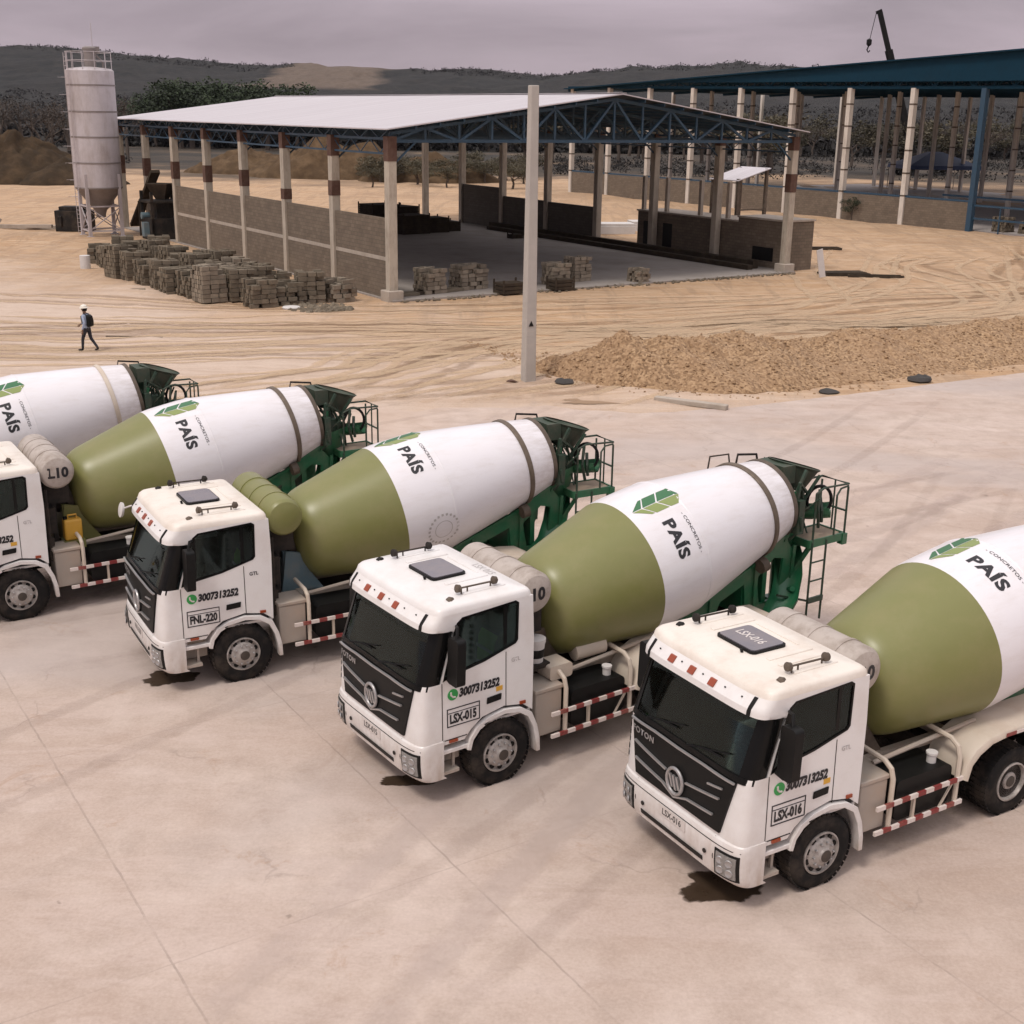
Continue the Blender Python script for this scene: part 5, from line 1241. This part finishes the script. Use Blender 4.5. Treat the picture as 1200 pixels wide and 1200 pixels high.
mb = MB(); mb.lathe([(12.0, .42), (13.3, .42), (13.35, .5), (13.5, .5), (13.6, .3)], (.1, 0, 0), (0, 0, 1), 20); mb.box(.35, .8, -.2, .25, 13.1, 13.6); mb.build('dust_filter', SILOC, silo)
mb = MB(); mb.tube([(.35, 0, 13.5), (.35, 0, 15.2)], .03, 6); mb.build('aerial', SILOP, silo)
mb = MB(); mb.tube([(1.3, 1.3, .3), (1.35, 1.3, 12.6), (.6, .6, 13.1)], .07, 8); mb.build('fill_pipe', SILOC, silo)

# ------------------------------------------------------------------ blue roofed building on the right
BO = Vector((39.75, 112.6, 0)); blue = empty('blue_roofed_building', BO, YAW); tag(blue, 'large unfinished hall of white columns under a dark blue roof', 'hall')
BS = 7.55
def broof(y): return 15.0 - (y + 3) * .040
NX = (0, 17, 34, 51)
for ix, x in enumerate(NX):
    for k in range(-4, 9):
        if ix == 0 and k == 8: pass
        top = 12.0 + (.0 if k < 0 else k * .06)
        w = .24 if ix == 0 else .19
        y = k * BS + (1.2 * ix if ix else 0)
        mb = MB(); mb.box(x - w, x + w, y - w, y + w, 0, top)
        dark = (ix == 0 and k == 0)
        c_ = mb.build('column', TRUSSB if dark else COLW, blue, 0)
        if ix < 2 and not dark:
            for z in (2.6, 4.6, 6.6, 8.6, 10.6): mb = MB(); mb.box(x - w - .012, x + w + .012, y - w - .012, y + w + .012, z, z + .14); mb.build('joint_band', RUSTY, c_, 0)
mb = MB()
ya, yb = -34, 8 * BS + 1
mb.add([(-.8, ya, broof(ya)), (56, ya, broof(ya)), (56, yb, broof(yb)), (-.8, yb, broof(yb)), (-.8, ya, broof(ya) - .12), (56, ya, broof(ya) - .12), (56, yb, broof(yb) - .12), (-.8, yb, broof(yb) - .12)],
       [(0, 1, 2, 3), (7, 6, 5, 4), (0, 4, 5, 1), (2, 6, 7, 3), (1, 5, 6, 2), (3, 7, 4, 0)])
mb.build('roof', TEAL, blue, 0)
for ix, x in enumerate((0, 8.5, 17, 25.5, 34, 42.5, 51)):
    mb = MB(); n = 46
    zb = lambda y: 12.05 + (max(y, 0) / BS) * .06
    for k in range(n):
        a = ya + (yb - ya) * k / n; b = ya + (yb - ya) * (k + 1) / n; ta, tb = broof(a) - .25, broof(b) - .25
        mb.bar((x, a, zb(a)), (x, b, zb(b)), .22, .26); mb.bar((x, a, ta), (x, b, tb), .22, .26)
        if tb > zb(b) + .2:
            mb.bar((x, b, zb(b)), (x, b, tb), .12)
            if k % 2: mb.bar((x, a, zb(a)), (x, b, tb), .13)
            else: mb.bar((x, a, ta), (x, b, zb(b)), .13)
    mb.build('truss', TEAL, blue, 0)
# sheeting on the long face above the bottom chord
mb = MB(); n = 30
for k in range(n):
    a = ya + (yb - ya) * k / n; b = ya + (yb - ya) * (k + 1) / n
    za = 12.55 + max(a, 0) / BS * .06; zb_ = 12.55 + max(b, 0) / BS * .06
    if broof(b) - .13 > zb_: mb.add([(-.42, a, za), (-.42, b, zb_), (-.42, b, broof(b) - .13), (-.42, a, broof(a) - .13), (-.36, a, za), (-.36, b, zb_), (-.36, b, broof(b) - .13), (-.36, a, broof(a) - .13)], [(0, 1, 2, 3), (7, 6, 5, 4), (0, 4, 5, 1), (2, 6, 7, 3)])
mb.build('face_sheeting', TEAL, blue, 0)
mb = MB()
for k in range(8): mb.box(-.12, .12, k * BS + .31, (k + 1) * BS - .31, 0, 2.5)
mb.build('block_wall', BLOCKW, blue, 0)
mb = MB(); mb.box(.5, 55, ya, yb, -.05, .1); mb.build('floor_slab', FLOORP, blue, 0)
mb = MB()
for z in (1.2, 2.3): mb.bar((0, -.3, z), (0, -30, z), .12, .16)
for k in range(1, 10): mb.bar((0, -k * 3, 0), (0, -k * 3, 2.35), .1)
for x, y in ((6, 8), (17, 3)):
    mb.bar((x, y, 2.6), (x, -30, 2.6), .14, .18)
mb.build('rail', TRUSSB, blue, 0)
mb = MB(); mb.bar((0, 8 * BS, 2.62), (0, .3, 2.62), .16, .16); mb.build('wall_coping', TRUSSB, blue, 0)
# block heaps and a pale slab beside it
for k, (x, y, v) in enumerate([(42.6, 112.3, 1), (44.3, 110.6, 2), (45.9, 109.2, 0), (47.6, 107.6, 3)]):
    stack(x, y, 0, v, YAW + .3 * k, 'dark block heap outside the blue roofed hall at right edge', 'block heaps at the right edge', False, 1.15)
tent = empty('blue_canopy', (57, 178, 0), .1); tag(tent, 'dark blue peaked canopy seen between the white columns of the hall', 'canopy')
mb = MB(); mb.loft([[(5, 4, 3.0), (-5, 4, 3.0), (-5, -4, 3.0), (5, -4, 3.0)], [(4.9, 3.9, 3.5), (-4.9, 3.9, 3.5), (-4.9, -3.9, 3.5), (4.9, -3.9, 3.5)], [(.8, .5, 5.2), (-.8, .5, 5.2), (-.8, -.5, 5.2), (.8, -.5, 5.2)]], True, True)
mb.build('canopy_fabric', mat('blue_tarpaulin', (.03, .055, .14), .6), tent, 0)
for x in (-4.8, 4.8):
    for y in (-3.8, 3.8):
        mb = MB(); mb.tube([(x, y, 0), (x, y, 3.1)], .06, 8); mb.build('post', CONC, tent)
# white slabs behind the shed
for k, (x, y, lab) in enumerate([(8.0, 106.2, 'near white slab block on sand behind the shed'), (11.2, 109.0, 'far white slab block on sand behind the shed')]):
    mb = MB(); mb.box(-1.7, 1.7, -1.0, 1.0, 0, .65); mb.box(-1.6, 1.65, -.95, .95, .653, .85); o = bevel(mb.build('slab_stack', SLABW), .03); o.location = (x, y, 0); o.rotation_euler = (0, 0, .15); tag(o, lab, 'slab stack', 'white slabs behind the shed')
# crane behind the hall
cr_ = empty('mobile_crane', (69.3, 228, 0)); tag(cr_, 'dark crane boom with hanging hook rising behind the blue roof', 'crane')
mb = MB(); mb.bar((0, 0, 3), (-6.2, 0, 20.6), 1.0, 1.1); mb.bar((-6.0, 0, 20), (-8.3, 0, 26.6), .65, .75); mb.bar((-8.9, 0, 26.5), (-8.0, 0, 26.9), .5, .5); mb.build('boom', BLACK, cr_, 0)
mb = MB(); mb.bar((-8.9, 0, 26.5), (-9.6, 0, 22.2), .09); mb.build('hoist_cable', BLACK, cr_, 0)
mb = MB(); mb.lathe([(0, .2), (.3, .45), (1.0, .45), (1.2, .15)], (-9.65, 0, 21.2), (0, 0, 1), 10); mb.tube([(-9.65, 0, 21.3), (-9.9, 0, 20.6), (-9.65, 0, 20.2), (-9.4, 0, 20.5)], .12); mb.build('hook_block', BLACK, cr_, 0)
mb = MB(); mb.box(-3, 7, -1.4, 1.4, 1.0, 2.2); mb.box(5, 7, -1.3, 1.3, 2.2, 3.6); mb.box(-2, 2.5, -1.3, 1.3, 2.2, 3.8); mb.build('carrier', DARKM, cr_, 0)
for x in (-2, 0, 4, 5.8):
    for q in (-1, 1): mb = MB(); mb.lathe([(0, .6), (.4, .6)], (x, q * 1.0, .6), (0, q, 0), 16); mb.build('wheel', BLACK, cr_, 0)

# ------------------------------------------------------------------ concrete pole
pole = empty('concrete_pole', (.52, 45.2, 0), .5); tag(pole, 'tall tapered concrete pole standing on sand before the shed', 'pole')
mb = MB(); mb.loft([[(s * x, s2 * x * .85, z) for s, s2 in ((1, 1), (-1, 1), (-1, -1), (1, -1))] for x, z in ((.225, -.2), (.155, 10.28))], True, True); bevel(mb.build('shaft', CONCP, pole, 0), .03)
mb = MB(); mb.prism([(-.10, 2.05), (.10, 2.05), (0, 2.25)], lambda a, b, d: (a - .02, d, b), -.195, -.183); mb.build('warning_mark', BLACK, pole, 0)
# gravel bank beside the yard
def gravel_material():
    m, nt, b = nt_new('tan_gravel'); v = coords(nt)
    vo = N(nt, 'TexVoronoi', Scale=13.0); L(nt, v, vo.inputs['Vector']); n = noise(nt, v, .35, 5); n2 = noise(nt, v, 3.0, 5, .7)
    hs = N(nt, 'SeparateColor'); L(nt, vo.outputs['Color'], hs.inputs[0])
    c = ramp(nt, hs.outputs[0], [(0, (.15, .090, .048)), (.5, (.31, .195, .105)), (1, (.48, .325, .19))])
    c = mix(nt, ramp(nt, n, [(.4, g(0)), (.65, g(.55))]), c, (.34, .215, .122))
    c = mix(nt, math_(nt, 'MULTIPLY', n2, .4), c, (.20, .12, .066))
    L(nt, c, b.inputs['Base Color']); b.inputs['Roughness'].default_value = .95; bump(nt, b, vo.outputs['Distance'], -.9, .12); return m
FOOT = [(.6, 46.4), (2.4, 44.7), (4.6, 43.6), (8, 43.2), (12, 45.1), (20, 49.6), (36, 58.6)]
GN = Vector((-.42, .91)); gl = 35.0
mb = MB(); nu, nv = 380, 96
def gpos(t, s): return Vector((.7 + t, interp(.7 + t, FOOT))) + GN * s
def gh(t, s):
    prof = interp(t, [(0, 0), (1.2, .45), (3.2, .85), (4.4, 1.5), (5.4, 1.2), (7.5, 1.3), (10, 1.1), (12, .80), (15, .92), (19, .78), (24, .85), (35, .8)])
    w = interp(t, [(0, 1.8), (3, 5.0), (8, 7.0), (20, 7.5), (35, 8)]); x = s / w
    if x <= 0 or x >= 1: return -.12
    sh = min(1, x * 2.0) ** .8 * min(1, (1 - x) * 2.2) ** .8
    return 1.25 * prof * sh * (1 + .35 * fbm(t * .45, s * .5, 2)) + .10 * fbm(t * 2.2, s * 2.2, 7, 3) * sh + .045 * mnoise.noise((t * 9, s * 9, 1)) * sh - .03
mb.v = []
for j in range(nv + 1):
    for i in range(nu + 1):
        t = gl * i / nu; s = -.6 + 9.6 * j / nv; p = gpos(t, s - .5 * fbm(t * .4, 1, 8)); mb.v.append((p.x, p.y, gh(t, s)))
mb.f = [(j * (nu + 1) + i, j * (nu + 1) + i + 1, (j + 1) * (nu + 1) + i + 1, (j + 1) * (nu + 1) + i) for j in range(nv) for i in range(nu)]; mb.mi = [0] * len(mb.f)
tag(mb.build('gravel_bank', gravel_material(), None, 0, recalc=False), 'long low bank of tan gravel beside the concrete yard', 'gravel bank')
mb = MB()
for _ in range(5200):
    t = random.uniform(.3, gl); s = random.gauss(.0, .45) if random.random() < .08 else random.uniform(.1, 7.5); z = gh(t, s); p = gpos(t, s - .5 * fbm(t * .4, 1, 8))
    if z < -.05: z = gz(p.x, p.y)
    rock_mesh(mb, (p.x, p.y, z), min(.11, random.lognormvariate(-3.35, .38)))
tag(mb.build('loose_gravel', gravel_material(), None, 0), 'loose tan stones scattered over the gravel bank', 'gravel', kind='stuff')
for x, y, r, lab in ((11.2, 43.95, .28, 'black round rock at the edge of the yard below the gravel'), (15.2, 46.3, .38, 'flat dark rock at the yard edge toward the right'), (1.85, 44.7, .30, 'flat dark rock on sand right of the concrete pole'), (-.1, 44.9, .16, 'reddish stone at the foot of the concrete pole')):
    mb = MB(); rock_mesh(mb, (0, 0, 0), r)
    o = mb.build('rock', RUSTP if r < .2 else ROCK, None, 50); o.location = (x, y, gz(x, y)); o.scale = (1.4, 1, .75); tag(o, lab, 'rock', 'rocks by the yard edge')
mb = MB(); mb.box(-1.3, 1.3, -.14, .14, 0, .18); o = bevel(mb.build('kerb_stone', CONC), .03); o.location = (6.0, 41.6, 0); o.rotation_euler = (0, 0, -.5); tag(o, 'weathered kerb stone half sunk in sand at the yard edge', 'kerb stone')
# dark plates lying right of the annex
for (x, y, w, d, rz, lab) in ((20.6, 79.6, 3.0, 1.3, .2, 'broad dark metal sheet lying on sand right of the annex'), (22.3, 78.4, 3.4, .3, -.05, 'narrow dark plank lying in front of the metal sheet'), (22.6, 94.5, 3.0, .7, .1, 'distant dark sheet lying on sand behind the annex')):
    mb = MB(); mb.box(-w / 2, w / 2, -d / 2, d / 2, 0, .14); mb.box(-w / 2 + .1, w / 2 - .2, -d / 2 + .1, d / 2 - .1, .143, .2); o = mb.build('metal_sheet', TIMBER, None, 0); o.location = (x, y, gz(x, y)); o.rotation_euler = (0, 0, rz); tag(o, lab, 'metal sheet', 'dark sheets on the sand')
mb = MB(); mb.bar((0, 0, 0), (-.35, .1, 1.7), .5, .05); o = mb.build('leaning_board', SLABW, None, 0); o.location = (18.9, 78.0, 0); o.rotation_euler = (0, 0, YAW); tag(o, 'pale board leaning against the near corner of the annex', 'board')
# dirt mounds
def mound(x, y, rx, ry, h_, label, m, seed, rz=0):
    mb = MB(); n, k = 56, 18
    mb.v = [(0, 0, h_)]
    for i in range(1, k + 1):
        t = i / k
        for j in range(n):
            a = 2 * pi * j / n; rr_ = t * (1 + .22 * fbm(cos(a) * 1.3, sin(a) * 1.3, seed)); xx, yy = rx * rr_ * cos(a), ry * rr_ * sin(a)
            z = h_ * (1 - t) ** .85 * (1 + .3 * fbm(xx * .25, yy * .25, seed)) + .5 * h_ * .25 * fbm(xx * .8, yy * .8, seed + 3) * (1 - t) ** .5
            mb.v.append((xx, yy, z if i < k else -.3))
    mb.f = [(0, 1 + j, 1 + (j + 1) % n) for j in range(n)] + [(1 + (i - 1) * n + j, 1 + i * n + j, 1 + i * n + (j + 1) % n, 1 + (i - 1) * n + (j + 1) % n) for i in range(1, k) for j in range(n)]
    mb.mi = [0] * len(mb.f); o = mb.build('dirt_mound', m, None, 60); o.location = (x, y, 0); o.rotation_euler = (0, 0, rz); return tag(o, label, 'dirt mound', 'dirt mounds')
DIRT = mat('dark_dirt', (.040, .028, .018), .95, spec=.1, var=.45, scale=.7, dirt=(.13, .085, .05), dirt_amt=.5, dscale=.5, bmp=.8, bscale=3)
DIRT2 = mat('brown_dirt', (.085, .055, .032), .95, spec=.1, var=.45, scale=.8, dirt=(.20, .135, .08), dirt_amt=.55, dscale=.4, bmp=.8, bscale=3)
mound(-64, 168, 13, 7, 6.2, 'big dark dirt mound at the left edge beyond the silo', DIRT, 1)
mound(-57, 164, 7, 5, 3.2, 'smaller dirt mound between the left mound and the silo', DIRT, 4)
mound(-27, 190, 14, 7, 6.0, 'brown dirt mound seen through the shed past its left wall', DIRT2, 9)
mound(-41, 200, 10, 6, 4.0, 'low brown mound seen between the far shed pillars', DIRT2, 12)
mound(-12, 184, 10, 6, 4.0, 'brown mound seen through the open middle of the shed', DIRT2, 15)
mb = MB(); mb.bar((-2.6, 0, .25), (2.6, .6, .15), .3); mb.bar((-2.4, .7, .2), (1.8, -.4, .35), .25); mb.bar((-2.7, -.3, .3), (-2.5, .2, .8), .2); mb.bar((-1.5, .9, .15), (2.2, 1.2, .15), .25)
o = mb.build('scrap_pile', CONC, None, 0); o.location = (-38.5, 101.5, 0); tag(o, 'pile of scrap beams on sand left of the silo', 'scrap')
mb = MB(); mb.box(-1.3, 1.3, -.9, .9, 0, 1.6); mb.box(-1.0, .9, -.7, .7, 1.603, 1.9); mb.tube([(-.8, -.95, .4), (-.8, -.95, 1.2)], .1); o = bevel(mb.build('generator', DARKM, None, 0), .05); o.location = (-34.9, 101.3, 0); tag(o, 'black generator box left of the silo legs', 'generator')
# far sand plain items: small excavator on the left mound skyline
ex = empty('excavator', (-62.5, 181, 0), .4); tag(ex, 'small dark excavator behind the left dirt mound', 'excavator')
mb = MB(); mb.box(-1.5, 1.5, -1.3, -.7, 0, .9); mb.box(-1.5, 1.5, .7, 1.3, 0, .9); mb.build('tracks', BLACK, ex)
mb = MB(); mb.box(-1.4, 1.5, -1.2, 1.2, 1.0, 2.2); mb.box(-.1, 1.2, -1.1, 0, 2.2, 3.6); mb.build('body', DARKM, ex)
mb = MB(); mb.bar((1.2, .4, 2), (3.4, .4, 5.2), .5); mb.bar((3.4, .4, 5.2), (5.0, .4, 2.6), .4); mb.box(4.6, 5.5, -.1, .9, 1.6, 2.7); mb.build('arm', DARKM, ex)

# ------------------------------------------------------------------ wet patches under the cabs
def wet_material(name, col, rough):
    m, nt, b = nt_new(name); n = noise(nt, coords(nt), 2.5, 5)
    L(nt, mix(nt, n, [x * .7 for x in col], [x * 1.3 for x in col]), b.inputs['Base Color']); L(nt, ramp(nt, n, [(.35, g(rough)), (.7, g(rough + .35))]), b.inputs['Roughness'])
    at_ = N(nt, 'Attribute', attribute_name='edge'); e = noise(nt, coords(nt), 7, 7, .7)
    L(nt, ramp(nt, math_(nt, 'ADD', at_.outputs['Fac'], math_(nt, 'MULTIPLY', math_(nt, 'SUBTRACT', e, .5), .9)), [(.30, g(0)), (.62, g(.94))]), b.inputs['Alpha']); return m
WET = wet_material('oily_wet_concrete', (.050, .032, .020), .22); DAMP = wet_material('damp_sand', (.30, .20, .125), .8)
def puddle(x, y, rx, ry, rz, label, m=WET, seed=0, z=.018):
    mb = MB(); n = 72; ed = [1]; mb.v = [(0, 0, 0)]; ks = (.3, .55, .75, .88, 1.0, 1.12)
    for i, q in enumerate(ks):
        for j in range(n):
            a = 2 * pi * j / n; k = q * (1 + .42 * fbm(cos(a) * 1.2, sin(a) * 1.2, seed, 6)); mb.v.append((rx * k * cos(a), ry * k * sin(a), 0)); ed.append((1, 1, .9, .72, .4, 0)[i])
    mb.f = [(0, 1 + j, 1 + (j + 1) % n) for j in range(n)] + [(1 + i * n + j, 1 + (i + 1) * n + j, 1 + (i + 1) * n + (j + 1) % n, 1 + i * n + (j + 1) % n) for i in range(len(ks) - 1) for j in range(n)]
    mb.mi = [0] * len(mb.f); o = mb.build('oil_stain', m, None, 0, recalc=False); at_ = o.data.attributes.new('edge', 'FLOAT', 'POINT'); at_.data.foreach_set('value', ed)
    o.location = (x, y, z); o.rotation_euler = (0, 0, rz); return tag(o, label, 'stain', 'wet stains on the ground')
puddle(2.75, 13.78, .55, .36, .2, 'dark wet stain under the bumper of truck LSX-016', seed=1)
puddle(-1.50, 16.28, .42, .16, .1, 'small dark wet stain under the bumper of truck LSX-015', seed=5)
puddle(-5.85, 19.62, .46, .30, .3, 'dark wet stain under the bumper of truck FNL-220', seed=9)
puddle(3.6, 42.3, 1.9, .6, .25, 'broad damp brown patch on sand near the concrete pole', DAMP, 12, .03)
mb = MB(); mb.tube([(0, 0, .03), (.5, -.1, .04), (1.1, -.12, .03)], .035, 6); mb.tube([(-1.4, .12, .02), (-.5, .06, .03), (0, 0, .03)], .02, 6); o = mb.build('stick', TIMBER); o.location = (-16.1, 53.2, 0); tag(o, 'long thin stick lying on the ground behind the walking man', 'stick')  # thin dark tubes drawn for a dark mark on the ground

# ------------------------------------------------------------------ the walking man
def skin_figure(verts, edges, radii, name, m, parent, sub=2):
    me = bpy.data.meshes.new(name); me.from_pydata(verts, edges, []); o = link(name, me, None)
    s = o.modifiers.new('skin', 'SKIN'); s.use_smooth_shade = True
    for i, r in enumerate(radii): me.skin_vertices[0].data[i].radius = (r, r) if not isinstance(r, tuple) else r
    me.skin_vertices[0].data[0].use_root = True
    d = o.modifiers.new('sub', 'SUBSURF'); d.levels = sub; d.render_levels = sub
    dg = bpy.context.evaluated_depsgraph_get(); m2 = bpy.data.meshes.new_from_object(o.evaluated_get(dg)); bpy.data.objects.remove(o)
    m2.materials.clear()
    for q in (m if isinstance(m, list) else [m]): m2.materials.append(q)
    return link(name, m2, parent)
SKIN = mat('skin', (.20, .11, .07), .6); SHIRT = mat('light_blue_shirt', (.30, .35, .46), .8, bmp=.2); TROUS = mat('dark_trousers', (.02, .02, .028), .8); HELM = mat('white_hard_hat', (.72, .68, .60), .35)
man = empty('person', (-17.14, 50.0, 0), radians(165)); tag(man, 'man in light blue shirt and white hard hat walking with black backpack', 'person')
# local +x is the way he walks
V = [(0, 0, .95), (.01, 0, 1.12), (.03, 0, 1.32), (.05, 0, 1.46), (.06, 0, 1.55), (.07, 0, 1.66), (.075, 0, 1.74),
     (0, .10, .90), (.16, .11, .50), (.20, .11, .10), (.20, .11, .045), (.40, .12, .03),
     (0, -.10, .90), (-.06, -.11, .50), (-.34, -.11, .14), (-.36, -.11, .07), (-.20, -.11, .03),
     (.04, .19, 1.42), (-.06, .25, 1.15), (.02, .28, .90), (.05, .28, .80),
     (.04, -.19, 1.42), (.20, -.26, 1.18), (.42, -.27, 1.02), (.50, -.27, .96)]
Ed = [(0, 1), (1, 2), (2, 3), (3, 4), (4, 5), (5, 6), (0, 7), (7, 8), (8, 9), (9, 10), (10, 11), (0, 12), (12, 13), (13, 14), (14, 15), (15, 16), (2, 17), (17, 18), (18, 19), (19, 20), (2, 21), (21, 22), (22, 23), (23, 24)]
R_ = [.14, .135, .16, .09, .058, .098, .085, .095, .068, .05, .05, .035, .095, .068, .05, .05, .035, .068, .05, .038, .036, .068, .05, .038, .036]
body = skin_figure(V, Ed, R_, 'body', [SKIN, SHIRT, TROUS, BLACK], man)
for p in body.data.polygons:
    c = p.center; hand = (c.z < .89 and abs(c.y) > .2) or (c.x > .40 and c.z > .7)
    p.material_index = 0 if hand or c.z > 1.50 else (3 if c.z < .10 or (c.x < -.28 and c.z < .16) else (2 if c.z < .93 and abs(c.y) < .215 else 1))
def hand(c, d, side):
    c = Vector(c); d = Vector(d).normalized(); sx_ = Vector((0, side, 0)); up = d.cross(sx_)
    vs = [tuple(c), tuple(c + d * .05)]; es = [(0, 1)]; rr_ = [.026, .032]
    for k, l in enumerate((.062, .072, .068, .052)):
        b = c + d * .06 + up * ((k - 1.5) * .019); i = len(vs); vs += [tuple(b), tuple(b + d * l * .5 + sx_ * -.008), tuple(b + d * l * .9 + sx_ * -.026)]; es += [(1, i), (i, i + 1), (i + 1, i + 2)]; rr_ += [.0095, .009, .008]
    i = len(vs); b = c + d * .02 - up * .03; vs += [tuple(b - up * .012), tuple(b - up * .028 + d * .035)]; es += [(0, i), (i, i + 1)]; rr_ += [.012, .009]
    skin_figure(vs, es, rr_, 'hand', SKIN, body, 1)
hand((.05, .28, .80), (.1, 0, -1), 1); hand((.50, -.27, .96), (.75, 0, -.55), -1)
mb = MB(); mb.lathe([(-.02, .175), (0, .175), (.015, .135), (.06, .128), (.10, .095), (.125, .03)], (.075, 0, 1.73), (.05, 0, 1), 20); mb.build('hard_hat', HELM, man)
mb = MB(); mb.lathe([(-.09, .095), (-.02, .112), (.03, .115)], (.05, 0, 1.69), (0, 0, 1), 16, caps=False); mb.build('hair', BLACK, man)
mb = MB(); mb.tube([(.165, 0, 1.68), (.19, 0, 1.645), (.165, 0, 1.635)], .014, 6)
for s in (-1, 1): mb.lathe([(0, .012), (.006, .006)], (.158, s * .035, 1.69), (1, 0, 0), 8); mb.tube([(.07, s * .10, 1.70), (.065, s * .112, 1.67), (.075, s * .10, 1.63)], .013, 6)
mb.build('face_features', SKIN, body)
mb = MB(); mb.bar((.155, -.03, 1.595), (.155, .03, 1.595), .008, .012); mb.build('mouth', REDC, body)
bp = empty('backpack', (0, 0, 0)); tag(bp, 'black backpack on the back of the walking man', 'backpack')
mb = MB(); mb.loft([[(-.10 - .16 * sx_ * k, .15 * sy_ * k2, z) for sx_, sy_ in ((0, 1), (.6, 1), (1, .6), (1, -.6), (.6, -1), (0, -1))] for z, k, k2 in ((.98, .6, .8), (1.02, 1, 1), (1.2, 1.1, 1), (1.4, .85, .95), (1.46, .4, .7))], True, True); mb.build('pack_body', BLACK, bp)
mb = MB()
for s in (-1, 1): mb.tube([(-.10, s * .09, 1.43), (.02, s * .11, 1.50), (.16, s * .12, 1.38), (.12, s * .14, 1.15), (-.09, s * .13, 1.05)], .018, 6)
mb.build('shoulder_strap', BLACK, bp); bp.location = man.location; bp.rotation_euler = man.rotation_euler

# ------------------------------------------------------------------ haze, light, sky
HAZE = .00003
if HAZE:
    mb = MB(); mb.box(-3100, 3100, -250, 3100, -1.6, 135); m = bpy.data.materials.new('haze'); m.use_nodes = True; nt = m.node_tree; nt.nodes.clear()
    out = nt.nodes.new('ShaderNodeOutputMaterial'); pv = nt.nodes.new('ShaderNodeVolumePrincipled'); pv.inputs['Color'].default_value = (.80, .82, .92, 1); pv.inputs['Density'].default_value = HAZE; pv.inputs['Anisotropy'].default_value = .2
    nt.links.new(pv.outputs[0], out.inputs['Volume']); o = mb.build('haze', m, None, 0); tag(o, kind='stuff'); o['label'] = 'thin pale haze in the air over the far hills'; o['category'] = 'haze'
SUN_EL, SUN_AZ = radians(60), radians(220)      # azimuth clockwise from +Y
sd = Vector((sin(SUN_AZ) * cos(SUN_EL), cos(SUN_AZ) * cos(SUN_EL), sin(SUN_EL)))
sun = bpy.data.lights.new('sun', 'SUN'); sun.energy = 1.75; sun.angle = radians(12); sun.color = (1, .93, .85)
so = bpy.data.objects.new('sun', sun); COL.objects.link(so); so.rotation_euler = sd.to_track_quat('Z', 'Y').to_euler()
w = bpy.data.worlds.new('World'); SC.world = w; w.use_nodes = True; nt = w.node_tree; nt.nodes.clear()
out = nt.nodes.new('ShaderNodeOutputWorld'); bg = nt.nodes.new('ShaderNodeBackground'); L(nt, bg.outputs[0], out.inputs[0])
sky = nt.nodes.new('ShaderNodeTexSky'); sky.sky_type = 'NISHITA'; sky.sun_disc = False; sky.sun_elevation = SUN_EL; sky.sun_rotation = SUN_AZ; sky.dust_density = 3
tc = nt.nodes.new('ShaderNodeTexCoord'); sp_ = nt.nodes.new('ShaderNodeSeparateXYZ'); L(nt, tc.outputs['Generated'], sp_.inputs[0])
base = ramp(nt, sp_.outputs[2], [(0, (.45, .37, .405)), (.06, (.39, .32, .36)), (.22, (.50, .435, .475)), (.6, (.95, .90, .93)), (1, (1.15, 1.10, 1.12))])
mp = nt.nodes.new('ShaderNodeMapping'); mp.inputs['Scale'].default_value = (1, 1, 5); L(nt, tc.outputs['Generated'], mp.inputs[0])
cl = noise(nt, mp.outputs[0], 3.2, 8, .55, .4)
cl2 = ramp(nt, cl, [(.3, g(.86)), (.5, g(1.12)), (.70, g(1.42))])
cloud = mix(nt, 1.0, base, cl2, 'MULTIPLY')
c10 = mix(nt, 1.0, cloud, (10, 10, 10), 'MULTIPLY')
fin = mix(nt, .93, sky.outputs[0], c10); L(nt, fin, bg.inputs[0]); bg.inputs[1].default_value = .1
SC.view_settings.view_transform = 'Standard'; SC.view_settings.look = 'None'; SC.view_settings.exposure = 0; SC.view_settings.gamma = 1
SC.render.resolution_x = SC.render.resolution_y = 1024
SC.cycles.transparent_max_bounces = 12
